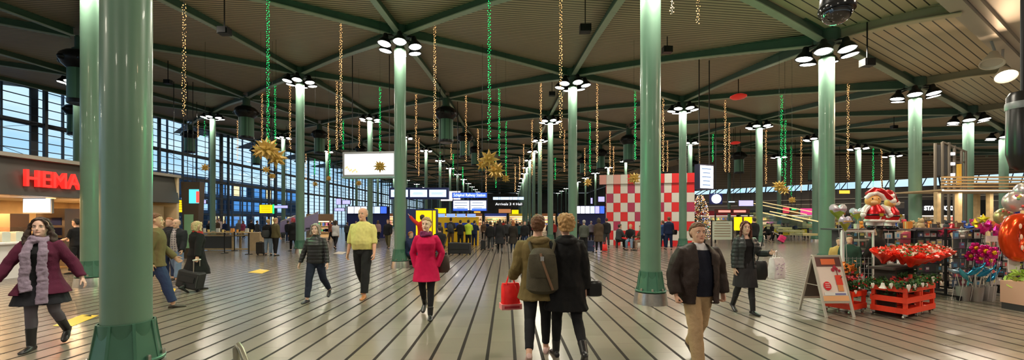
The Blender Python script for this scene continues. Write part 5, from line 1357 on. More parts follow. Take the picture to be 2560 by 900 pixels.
# raised trays of red-wrapped bouquets
t = thing('display_stand', 'dark display stand holding up the red bouquets above the crates', 'stand', c1+U*.28+Vv*.12, rz)
for x in (-.35,.35): MB().box((x,0,.42), (.05,.30,.84)).build('support', mat('dark_tray', (.04,.025,.02), .7), t)
MB().box((0,0,.84), (1.06,.34,.04)).build('tray', mat('dark_tray', (.04,.025,.02), .7), t); MB().box((0,-.18,.60), (.9,.03,.06)).build('crossbar', M_red, t); MB().box((.06,-.2,.66), (.09,.03,.12)).build('price_tag', mat('red_tag', (.8,.06,.03), .5), t)
bq = [(2212,632,7.25,.17),(2236,628,7.4,.17),(2262,634,7.1,.20),(2282,640,7.0,.20),(2300,636,7.05,.19),(2318,632,7.15,.18),(2338,630,7.35,.17),(2355,626,7.5,.15),(2252,622,7.6,.16),(2290,620,7.65,.16),(2326,620,7.7,.15)]
for k, (px, py, d, s) in enumerate(bq):
    c = W(px, py, d); r = random.Random(20+k); lean_ = V(((px-2285)/900, -.25 if k < 8 else .1, 1)).normalized()
    t = thing('wrapped_bouquet', 'bouquet in red paper on the raised stand, %s counted along the %s row' % (ORD[k if k < 8 else k-8], 'front' if k < 8 else 'rear'), 'bouquet', c); t['group'] = 'red wrapped bouquets on the raised stand'
    Mx = V((0,0,1)).rotation_difference(lean_).to_matrix()
    m = MB(); rings = []
    for zz, rr in ((-.20,.02),(-.13,.06),(-.06,s*.8),(.005,s*1.15),(.03,s*1.18),(.0,s*.9),(-.02,.02)):
        rings.append([Mx@V((rr*(1+.10*sin(9*a+k))*cos(a), rr*(1+.10*sin(9*a+k))*sin(a), zz+.012*sin(7*a))) for a in [2*pi*i/36 for i in range(36)]])
    m.loft(rings); m.build('paper_wrap', mat('red_wrap', (.78,.03,.012), .3, noise_amt=.15, nscale=10), t, True)
    f = MB()
    for q in range(26):
        a = r.random()*6.28; rr = s*.85*math.sqrt(r.random()); leaves(f, Mx@V((rr*cos(a), rr*sin(a), .03)), (.01,.01,.01), 5, .06, r, r.choice((0,0,1,2)))
    f.build('blossoms', [mat('petal_red', (.85,.05,.02), .5), M_leaf, mat('petal_white', (.8,.72,.6), .5)], t)['kind'] = 'stuff'
# ---------------------------------------------------------------- racks, balloons and toys of the gift stall
def foil(col, r=.16): return mat('foil', col, r, .65, noise_amt=.06, bump=.25, bscale=14)
def rack(label, px, d, w, h, seed, rzr=0, cols=4):
    x = (px-1280)/F*d; t = thing('card_rack', label, 'rack', (x, d, 0), rzr); r = random.Random(seed)
    for s in (-1, 1):
        MB().box((s*w/2, 0, h/2+.06), (.035,.035,h)).build('upright', M_black, t); MB().box((s*w/2, 0, .08), (.05,.55,.035)).build('foot', M_black, t)
        for q in (-.24,.24): MB().lathe([(0,-.02),(.04,-.02),(.04,.02),(0,.02)], (s*w/2, q, .04), 12, M=Matrix.Rotation(pi/2,3,'Y')).build('wheel', M_black, t)
    MB().box((0,0,h+.05), (w+.03,.035,.03)).build('top_bar', M_steel, t)
    nr = int(h/.22)
    for k in range(nr): 
        z = .25+k*(h-.2)/nr
        MB().box((0,-.06,z), (w-.03,.10,.012)).build('wire_shelf', M_black, t)
        for i in range(cols):
            ww = (w-.1)/cols; c = r.choice(((.35,.32,.30),(.25,.06,.09),(.08,.11,.2),(.22,.17,.09),(.14,.06,.12),(.08,.11,.09),(.45,.42,.42),(.03,.03,.035),(.05,.05,.06),(.12,.10,.09)))
            if r.random() < .12: continue
            hh_ = r.uniform(.09,.17); wq = ww*r.uniform(.6,.9); jx = r.uniform(-.1,.1)*ww; o = MB().box((-w/2+.05+ww*(i+.5)+jx, -.07, z+.01+hh_/2), (wq,.02,hh_)); o.box((-w/2+.05+ww*(i+.5)+jx, -.082, z+.01+hh_*r.uniform(.4,.7)), (wq*r.uniform(.3,.7),.006,hh_*r.uniform(.25,.6)), mi=1)
            o.build('card', [mat('card', c, .5), mat('card', r.choice(((.7,.6,.2),(.7,.7,.7),(.6,.1,.1),(.1,.3,.5))), .5)], t)
    return t
rack('black card rack on wheels, behind the end of the red crates', 2405, 8.7, .80, 1.45, 1, .1)
rack('black card rack on wheels behind the blue fish balloons', 2466, 9.0, .62, 1.45, 2)
rack('black card rack on wheels nearest the edge, below the ring balloon', 2530, 9.0, .62, 1.10, 3, -.1)
rack('tall white-topped wire rack with toys standing behind the red bouquets', 2235, 9.2, 1.0, 1.42, 4, 0, 5)
rack('wide card rack behind the child and the poster board', 2140, 9.4, .75, 1.42, 5, 0, 4)
rack('wire rack between the red bouquets and the black racks', 2325, 9.6, .85, 1.45, 6, 0, 5)
t = thing('white_post', 'slim white frame post with top rail beside the child', 'frame', (W(2106,0,8.6).x, 8.6, 0)); MB().box((0,0,.72),(.05,.05,1.44)).build('post', M_white, t); MB().box((.33,0,1.46),(.7,.04,.04)).build('rail', M_white, t); MB().box((.66,0,.72),(.03,.03,1.44)).build('post', M_white, t)
g = MB()
for i in range(8): g.box((.04+i*.085,-.01,.55), (.008,.008,.7))
for i in range(7): g.box((.34,-.01,.22+i*.11), (.62,.008,.008))
g.build('wire_grid', M_steel, t)
def pins(c, t_, to): MB().tube([V((0,0,0)), V(to)-V(c)], .004, 4).build('ribbon', mat('ribbon', (.6,.55,.55), .4), t_)
def heartball(label, px, py, d, s, cols, rzb=0):
    c = W(px, py, d); t = thing('heart_balloon', label, 'balloon', c, rzb); m = MB(); pts = heart(s); 
    for f_, k_ in (): pass
    rings = []
    for th, sc in ((-.30,.02),(-.27,.45),(-.18,.80),(0,1.0),(.18,.80),(.27,.45),(.30,.02)): rings.append([V((x*sc, th*s, z*sc)) for x, z in pts])
    m.loft(rings); o = m.build('foil_skin', [mat('pale_foil', cols[0], .34, .3, bump=.25, bscale=14), mat('pale_foil', cols[1], .34, .3, bump=.25, bscale=14)], t, True)
    for p in o.data.polygons: p.material_index = 1 if p.center.z < -.05*s else 0
    q = MB(); q.box((0,-.30*s,.12*s), (s*1.2,.03,.16*s)).build('printed_band', mat('print_band', cols[2], .4), t); pins(c, t, (c.x+.1, c.y, .02)); return t
heartball('silver and green heart balloon beside the green column', 2095, 527, 8.4, .205, ((.55,.55,.62),(.25,.34,.04),(.35,.22,.28)))
heartball('silver and olive heart balloon just below the first one', 2113, 556, 8.3, .19, ((.50,.50,.66),(.30,.36,.05),(.55,.35,.15)), .3)
heartball('blue-silver heart balloon half hidden behind the red-suited balloon', 2143, 533, 8.9, .17, ((.50,.56,.72),(.32,.40,.06),(.6,.5,.4)), -.2)
def suit(label, px, py, d, s, rzb):
    c = W(px, py, d); t = thing('winter_figure_balloon', label, 'balloon', c, rzb); red = foil((.62,.015,.02), .25); wh = mat('white_foil', (.80,.77,.74), .3, .15, bump=.25, bscale=14)
    MB().ball((-.10*s,-.02,.55*s), (.34*s,.22*s,.30*s), 20, 12).build('face', mat('balloon_face', (.70,.36,.10), .35), t, True)
    for x in (-.22,.02): MB().ball((x*s,-.22*s,.62*s), (.045*s,.03*s,.06*s), 10, 6).build('eye', M_black, t, True)
    MB().ball((-.16*s,-.24*s,.47*s), (.16*s,.05*s,.09*s), 12, 8).build('muzzle', mat('balloon_muzzle', (.80,.52,.25), .4), t, True)
    MB().tube([(-.40*s,-.02,.66*s), (-.28*s,-.06,.84*s), (0,-.05,.92*s), (.28*s,-.02,.80*s), (.42*s,0,.60*s)], .10*s, 12).build('fur_brim', wh, t, True)
    MB().tube([(-.16*s,.02,.80*s), (.05*s,.02,1.02*s), (.32*s,.02,.98*s), (.55*s,.0,.78*s), (.72*s,-.02,.62*s)], [.24*s,.22*s,.18*s,.13*s,.09*s], 14).build('cap', red, t, True)
    MB().ball((.78*s,-.02,.54*s), .13*s, 12, 8).build('bobble', wh, t, True)
    MB().tube([(0,0,.36*s), (.02*s,0,.1*s), (0,0,-.22*s), (0,0,-.40*s)], [.20*s,.36*s,.42*s,.34*s], 18).build('coat', red, t, True)
    MB().tube([(0,-.05,.30*s), (0,-.30*s,.05*s), (.02*s,-.36*s,-.25*s), (0,-.28*s,-.42*s)], .055*s, 10).build('coat_trim', wh, t, True)
    MB().tube([(.36*s*cos(a)*.98, .36*s*sin(a)*.9, -.42*s) for a in [2*pi*i/16 for i in range(17)]], .07*s, 10).build('hem_trim', wh, t, True)
    MB().tube([(.43*s*cos(a), .43*s*sin(a), -.14*s) for a in [2*pi*i/16 for i in range(17)]], .04*s, 8).build('belt', M_black, t, True); MB().box((0,-.45*s,-.14*s), (.16*s,.05*s,.14*s)).build('buckle', foil((.7,.5,.05)), t)
    for sx in (-1, 1):
        MB().tube([(sx*.26*s,0,.28*s), (sx*.46*s,-.06*s,.12*s), (sx*.55*s,-.12*s,-.06*s)], [.14*s,.13*s,.11*s], 12).build('sleeve', wh, t, True); MB().ball((sx*.58*s,-.14*s,-.14*s), .12*s, 10, 7).build('mitten', wh, t, True)
        MB().tube([(sx*.18*s,0,-.42*s), (sx*.20*s,0,-.66*s)], .16*s, 12).build('trouser_leg', wh, t, True); MB().ball((sx*.22*s,-.08*s,-.76*s), (.17*s,.24*s,.11*s), 12, 8).build('boot', foil((.02,.02,.025)), t, True)
    pins(c, t, (c.x+.05, c.y+.1, .02)); return t
suit('red-suited winter figure foil balloon with orange face, in front of its twin', 2186, 530, 8.2, .42, -.15)
suit('second red-suited winter figure balloon, partly hidden behind the first', 2224, 533, 8.7, .42, .5)
# ring balloon, patterned round balloons
c = W(2548, 594, 7.6); t = thing('ring_balloon', 'large orange-red foil ring balloon at the stall edge', 'balloon', c, .15)
MB().tube([(.26*cos(a), 0, .34*sin(a)) for a in [2*pi*i/28 for i in range(29)]], .125, 16).build('foil_skin', foil((.85,.07,.01), .2), t, True)
for k in range(3): MB().ball((-.20+.02*k, -.13, .22-.2*k), (.03,.015,.05), 8, 6).build('star_print', mat('pale_print', (.85,.6,.45), .4), t)
pins(c, t, (c.x, c.y+.1, .02))
for k, (px, py, d, s, cc, lab) in enumerate(((2536,505,7.9,.20,(.62,.52,.50),'round silvery patterned balloon above the ring balloon'), (2509,542,8.1,.17,(.52,.42,.20),'round olive-gold patterned balloon beside the ring balloon'), (2556,478,8.2,.16,(.5,.48,.52),'grey round balloon topmost at the stall edge'))):
    c = W(px, py, d); t = thing('round_balloon', lab, 'balloon', c); MB().ball((0,0,0), (s,s*.7,s), 24, 14).build('foil_skin', foil(cc, .3), t, True); r = random.Random(k)
    for q in range(14):
        a = r.uniform(-1.1,1.1); e = r.uniform(-1,1); p = V((s*sin(a)*cos(e), -s*.7*cos(a)*cos(e), s*sin(e)))*1.0; MB().ball(p, s*.13, 8, 6).build('printed_spot', mat('spot', r.choice(((.7,.1,.1),(.15,.4,.2),(.7,.5,.1),(.75,.7,.7),(.5,.1,.3))), .4), t, True)
    pins(c, t, (c.x-.1, c.y+.1, .02))
def flowerball(label, px, py, d, s, cp, cc):
    c = W(px, py, d); t = thing('flower_balloon', label, 'balloon', c)
    for k in range(6):
        a = 2*pi*k/6; MB().ball((s*.62*cos(a), 0, s*.62*sin(a)), (s*.38,s*.22,s*.38), 12, 8).build('petal', foil(cp, .25), t, True)
    MB().ball((0,-s*.12,0), (s*.34,s*.22,s*.34), 12, 8).build('flower_centre', foil(cc, .3), t, True); pins(c, t, (c.x, c.y+.1, .02)); return t
for k, (px, py, d, s) in enumerate(((2438,620,8.5,.13),(2462,628,8.4,.15),(2484,632,8.3,.14),(2425,640,8.6,.12),(2450,646,8.5,.13),(2475,652,8.6,.13))):
    flowerball(['magenta flower balloon highest in the flower cluster', 'magenta flower balloon with yellow middle at the heart of the cluster', 'magenta flower balloon nearest the ring balloon', 'magenta flower balloon nearest the crates', 'magenta flower balloon low in the cluster, above the blue fish', 'lowest magenta flower balloon at the ring balloon end'][k], px, py, d, s, (.62,.015,.22), (.80,.50,.02))
def fish(label, px, py, d, s, col, ang):
    c = W(px, py, d); t = thing('fish_balloon', label, 'balloon', c, 0); M = Matrix.Rotation(ang, 3, 'Y'); f = foil(col, .18)
    m = MB(); m.tube([M@V((x*s,0,.12*s*sin(x*2.2))) for x in (-1,-.75,-.35,.1,.5,.75)], [(.02*s),(.14*s),(.24*s),(.22*s),(.10*s),(.04*s)], 14); m.build('body', f, t, True)
    for q in (-1, 1): MB().tube([M@V((.70*s,0,.1*s)), M@V((.95*s,0,q*.22*s+.1*s)), M@V((1.12*s,0,q*.30*s+.1*s))], [(.05*s),(.09*s),(.02*s)], 10).build('tail_fin', f, t, True)
    MB().tube([M@V((-.2*s,0,.18*s)), M@V((0,0,.42*s))], [(.12*s),(.02*s)], 10).build('back_fin', f, t, True); pins(c, t, (c.x, c.y+.1, .02))
for k, (px, py, d, s, col, a) in enumerate(((2392,680,8.3,.19,(.35,.50,.62),.45),(2412,690,8.2,.19,(.08,.42,.55),1.1),(2440,676,8.2,.22,(.02,.28,.50),-.35),(2466,680,8.3,.22,(.02,.26,.48),-.3),(2484,690,8.4,.20,(.02,.22,.42),-.55))):
    fish(['silver-blue fish balloon nearest the red crates', 'turquoise fish balloon pointing downwards', 'bright blue fish balloon in the middle of the row', 'bright blue fish balloon third of the level ones', 'dark blue fish balloon nearest the ring balloon'][k], px, py, d, s, col, a)
for k, (px, py, d, s, col) in enumerate(((2452,575,8.8,.15,(.60,.02,.20)),(2470,566,8.9,.16,(.70,.03,.28)),(2490,582,8.7,.16,(.62,.02,.25)),(2512,574,8.8,.15,(.45,.01,.12)),(2438,560,9.0,.13,(.70,.5,.02)),(2423,570,9.0,.12,(.05,.12,.5)),(2458,548,9.2,.13,(.75,.60,.03)),(2404,580,8.9,.14,(.7,.66,.62)),(2380,574,9.0,.13,(.4,.02,.03)),(2360,580,9.1,.12,(.35,.02,.06)))):
    c = W(px, py, d); t = thing('star_balloon', '%s star-shaped foil balloon above the racks, %s counted from the ring balloon outwards' % (('crimson','magenta','pink','dark red','gold','navy','yellow','white','maroon','plum')[k], ORD[k]), 'balloon', c, k*.3)
    pts = [( (s if i % 2 == 0 else s*.5)*sin(i*pi/5), (s if i % 2 == 0 else s*.5)*cos(i*pi/5)) for i in range(10)]
    m = MB(); m.loft([[V((x*q, th*s, z*q)) for x, z in pts] for th, q in ((-.3,.05),(-.24,.6),(0,1),(.24,.6),(.3,.05))]); m.build('foil_skin', foil(col, .22), t, False); pins(c, t, (c.x, c.y+.15, .02))
for k, (px, d) in enumerate(((2408,8.45),(2440,8.4),(2472,8.5))):
    x = (px-1280)/F*d; t = thing('balloon_weight_tub', ['grey tub of balloon sticks nearest the red crates', 'grey tub of balloon sticks between the other two', 'grey tub of balloon sticks nearest the ring balloon'][k], 'tub', (x, d, 0)); MB().lathe([(0,0),(.09,0),(.12,.30),(.11,.30),(.08,.02),(0,.02)], n=18).build('tub', mat('grey_tub', (.3,.28,.27), .5), t, True)
    for q in range(6): MB().tube([(0,0,.02), (.14*cos(q), .10*sin(q), .62)], .006, 5).build('stick', mat('stick', (.6,.55,.5), .5), t)
for px, py, d in ((2438, 648, 8.2),): pass
t = thing('price_card', 'white price card above the magenta flower balloons', 'card', W(2479, 597, 8.3)); MB().box((0,0,0), (.24,.01,.12)).build('card', mat('card_white', (.7,.6,.6), .5), t); MB().tube([(0,.01,-.05),(0,.02,-.95)], .006, 5).build('rod', M_steel, t)
# toys along the shelf top behind
r = random.Random(17)
kinds = 0
for k in range(40):
    px = 2118+k*10.8; d = 9.55+ (k % 3)*.22; c = W(px, 0, d); z = 1.491
    col = r.choice(((.5,.35,.2),(.6,.55,.5),(.55,.03,.06),(.3,.05,.3),(.05,.1,.4),(.15,.08,.05),(.7,.25,.05),(.4,.02,.12),(.05,.05,.06)))
    if k % 2 == 0:
        t = thing('soft_toy', 'x', 'soft toy', (c.x, d+.1, z), 0); s = r.uniform(.045,.075); mm = mat('plush', col, .9, bump=.3, bscale=120)
        MB().ball((0,0,s), (s,s*.9,s*1.1), 12, 8).build('body', mm, t, True); MB().ball((0,-.01,s*2.6), (s*.8,s*.75,s*.75), 12, 8).build('head', mm, t, True)
        for sx in (-1, 1): MB().ball((sx*s*.6,0,s*3.25), s*.28, 8, 6).build('ear', mm, t, True); MB().ball((sx*s*.8,-s*.4,s*.4), (s*.35,s*.6,s*.3), 8, 6).build('paw', mm, t, True)
        t['label'] = 'soft toy on the stall shelf, %s counted from the heart balloons' % ORD[k//2]; t['group'] = 'soft toys on the stall shelf'
    else:
        t = thing('gift_box', 'gift box on the stall shelf, %s counted from the heart balloons' % ORD[k//2], 'gift box', (c.x, d+.1, z), r.uniform(-.3,.3), 'gift boxes on the stall shelf'); s = r.uniform(.04,.075)
        MB().box((0,0,s*1.2), (s*2,s*1.4,s*2.4)).build('box', mat('gift', col, .4), t); MB().box((0,0,s*1.2), (s*2.04,s*.25,s*2.44)).build('ribbon', mat('gift_ribbon', (.7,.6,.3), .3), t)
o = MB().box((W(2330,0,9.85).x, 9.85, 1.47), (4.8,.9,.04)).build('display_shelf', M_dark)
tag(o, 'long dark display shelf behind the balloons carrying toys and boxes', 'shelf')
for k in range(5):
    t = thing('shelf_bracket', 'dark trestle under the long toy shelf, %s counted from the heart balloons' % ORD[k], 'trestle', (W(2110+k*105,0,9.9).x, 9.95, 0)); MB().box((0,0,.72), (.05,.6,1.44)).build('upright', M_dark, t); MB().box((0,0,.03), (.08,.8,.05)).build('foot', M_dark, t)
# pinkish flower box at the very edge
c = GD(2556, 782); t = thing('flower_box', 'pale pink wooden box with green plant at the picture edge', 'planter', (c.x+.30, c.y+.2, 0)); MB().box((0,0,.33), (.42,.42,.42)).build('box', mat('pink_wood', (.72,.42,.30), .5), t); 
for sx in (-.17,.17): MB().box((sx,0,.06), (.05,.4,.12)).build('foot', M_dark, t)
m = MB(); leaves(m, (0,0,.62), (.10,.10,.09), 120, .12, r, 0); m.build('leaves', mat('lime_leaf', (.35,.55,.08), .5), t)['kind'] = 'stuff'; MB().box((-.08,.1,.85), (.22,.01,.30)).build('sign_card', mat('card_white', (.7,.6,.6), .5), t); MB().box((-.08,.1,.6), (.02,.01,.3)).build('card_stick', M_steel, t)
# ---------------------------------------------------------------- timber canopy of the kiosk behind
d = 14.5; t = thing('timber_canopy', 'pale timber stall canopy with long white strip light behind the balloons', 'canopy', (W(2440,0,d).x, d, 0))
x0 = W(2335,0,d).x-W(2440,0,d).x; x1 = W(2600,0,d).x-W(2440,0,d).x
def zz(py): return EYE+(HZ-py)/F*d
for px, dy in ((2343,0),(2396,.0),(2442,1.2),(2474,.3),(2560,0)):
    x = W(px,0,d+dy).x-W(2440,0,d).x; MB().box((x,dy,zz(480)/2), (.13,.13,zz(480))).build('post', M_wood, t)
for k in range(4): MB().box(((x0+x1)/2,-.25,zz(476)+.12+k*.11), (x1-x0,.05,.06)).build('board', M_wood, t)
MB().box(((x0+x1)/2,.6,zz(478)+.03), (x1-x0,1.9,.05)).build('roof_board', M_ply, t)
MB().box(((x0+x1)/2-.05,-.30,zz(477)), (x1-x0-.1,.07,.05)).build('strip_light', glow('strip_white', (1,.93,.80), 3.0), t)
MB().box((x0+.85,-.05,zz(440)+.05), (.10,.08,.75)).build('yellow_post', mat('yellow_post', (.65,.40,.04), .5), t)
area((t.location.x, d-.2, zz(479)-.05), 2.6, 40, (1,.86,.66), shape='RECTANGLE', sy=.1)
# scaffold-like truss above
d2 = 17.; t = thing('lattice_frame', 'grey lattice frame with stacked lamps rising above the timber canopy', 'frame', (W(2370,0,d2).x, d2, 0))
def xx(px): return W(px,0,d2).x-t.location.x
def z2(py): return EYE+(HZ-py)/F*d2
for px, y0, y1 in ((2338,445,358),(2356,445,355),(2372,445,356),(2386,445,364),(2404,445,374),(2414,445,378)): MB().box((xx(px),0,(z2(y1))/2), (.07,.07,z2(y1))).build('upright', mat('beige_steel', (.13,.11,.085), .5), t)
MB().bar((xx(2356),0,z2(355)), (xx(2416),0,z2(380)), .06, .06).build('top_rail', mat('beige_steel', (.13,.11,.085), .5), t)
MB().box(((xx(2338)+xx(2414))/2,.06,z2(405)), (xx(2414)-xx(2338),.05,.05)).build('cross_rail', mat('beige_steel', (.13,.11,.085), .5), t)
for py in (385, 410, 437): MB().box((xx(2379),-.05,z2(py)), (.14,.05,.12)).build('lamp', S_white, t)
for px in (2347, 2364): MB().box((xx(px),.05,z2(400)), (.2,.06,1.3)).build('dark_panel', M_dark, t)
area((9.5, 4.2, 6.9), 1.0, 170, (1,.62,.38)); area((-9.0, 5.0, 6.9), 1.0, 110, (1,.72,.5))  # unseen warm lights, added to tint the floor at both sides
# ---------------------------------------------------------------- people farther off
ARMS_W = (((-.14,.28,-1),(-.06,.6,-1)), ((.14,-.25,-1),(.08,.1,-1)))
ARMS_S = (((-.12,.05,-1),(-.02,.35,-1)), ((.12,.05,-1),(.02,.35,-1)))
Z0 = (0, -30, 0)
def arch(female, legs, arms, layers, pants, hair, **kw):
    o, J = person('x', Z0, 0, 1.75, female, legs=legs, arms=arms, lod=2, layers=layers, pants=pants, hair=hair, **kw); return o
GRY = (.1,.1,.1)
AR_ = {
 'jm': arch(False, ((18,4,0),(-18,22,0)), ARMS_W, (('jacket',.82,.038,GRY,1,.06,1.47),), (GRY,.014,.06), ('short',(.06,.04,.02))),
 'js': arch(False, ((4,2,2),(-4,3,2)), ARMS_S, (('jacket',.82,.038,GRY,1,.04,1.47),), (GRY,.016,.06), ('short',(.06,.04,.02))),
 'cf': arch(True, ((14,4,0),(-16,22,0)), ARMS_W, (('coat',.50,.038,GRY,1,.14,1.47),), (GRY,.004,.06), ('long',(.06,.04,.02)), boots=1),
 'jf': arch(True, ((15,4,0),(-16,24,0)), ARMS_W, (('jacket',.80,.036,GRY,1,.10,1.47),), (GRY,.006,.06), ('long',(.06,.04,.02))),
 'cs': arch(True, ((4,2,1),(-4,4,1)), ARMS_S, (('coat',.55,.040,GRY,1,.08,1.47),), (GRY,.006,.06), ('bob',(.06,.04,.02))),
 'sit': arch(False, ((84,82,4),(80,92,4)), (((-.15,.5,-1),(.15,1,-.25)), ((.15,.5,-1),(-.15,1,-.25))), (('jacket',.86,.036,GRY,1,0,1.47),), (GRY,.012,.06), ('short',(.06,.04,.02)), lean=8),
 'wave': arch(False, ((8,4,2),(-6,6,2)), (((-.75,.35,.45),(-.75,.2,.75)), ((.12,.05,-1),(.02,.35,-1))), (('jacket',.84,.036,GRY,1,.03,1.47),), (GRY,.014,.06), ('short',(.06,.04,.02))),
 'reach': arch(False, ((3,2,2),(-3,3,2)), (((-.15,.6,-1),(.1,1,.3)), ((.15,.5,-1),(-.1,1,.1))), (('jacket',.82,.038,GRY,1,.03,1.47),), (GRY,.014,.06), ('short',(.06,.04,.02)), lean=4),
}
used = set()
def crowd(a, px, fy, hy, yaw, top, trs, hr, label, skin=None, z=0., d=None):
    proto = AR_[a]
    g = GD(px, fy) if d is None else V((W(px,0,d).x, d, 0)); h = (fy-hy)*g.y/F
    if a == 'sit': s = .98 if d is None else 1.0; s = max(.62, min(1.05, h/1.30))
    else: s = max(.55, min(1.12, h/1.75))
    r = dup(proto, (g.x, g.y, z), R(yaw), label, None, s)
    for c in kids(r):
        n = c.name.split('.')[0]; m = None
        if n in ('jacket', 'coat'): m = cloth(top)
        elif n == 'trousers': m = cloth(trs)
        elif n == 'hair': m = mat('hair', hr, .6, noise_amt=.35, nscale=60)
        elif n == 'shoe': m = mat('leather', (.03,.028,.026), .35, noise_amt=.1)
        elif n == 'body' and skin: m = mat('skin', skin, .55, noise_amt=.06, nscale=30)
        if m: c.material_slots[0].link = 'OBJECT'; c.material_slots[0].material = m
    return r
K = (.012,.012,.014); DG = (.04,.042,.046); DJ = (.03,.045,.10); LJ = (.20,.27,.38); BR = (.10,.06,.035); NV = (.012,.02,.06); OLV = (.10,.085,.04); GY = (.16,.16,.165); WHT = (.62,.60,.60); RD = (.45,.03,.02)
hb_ = (.03,.02,.012); hbr = (.12,.06,.025); hbl = (.42,.28,.12); hg = (.30,.28,.26); hrd = (.30,.10,.03)
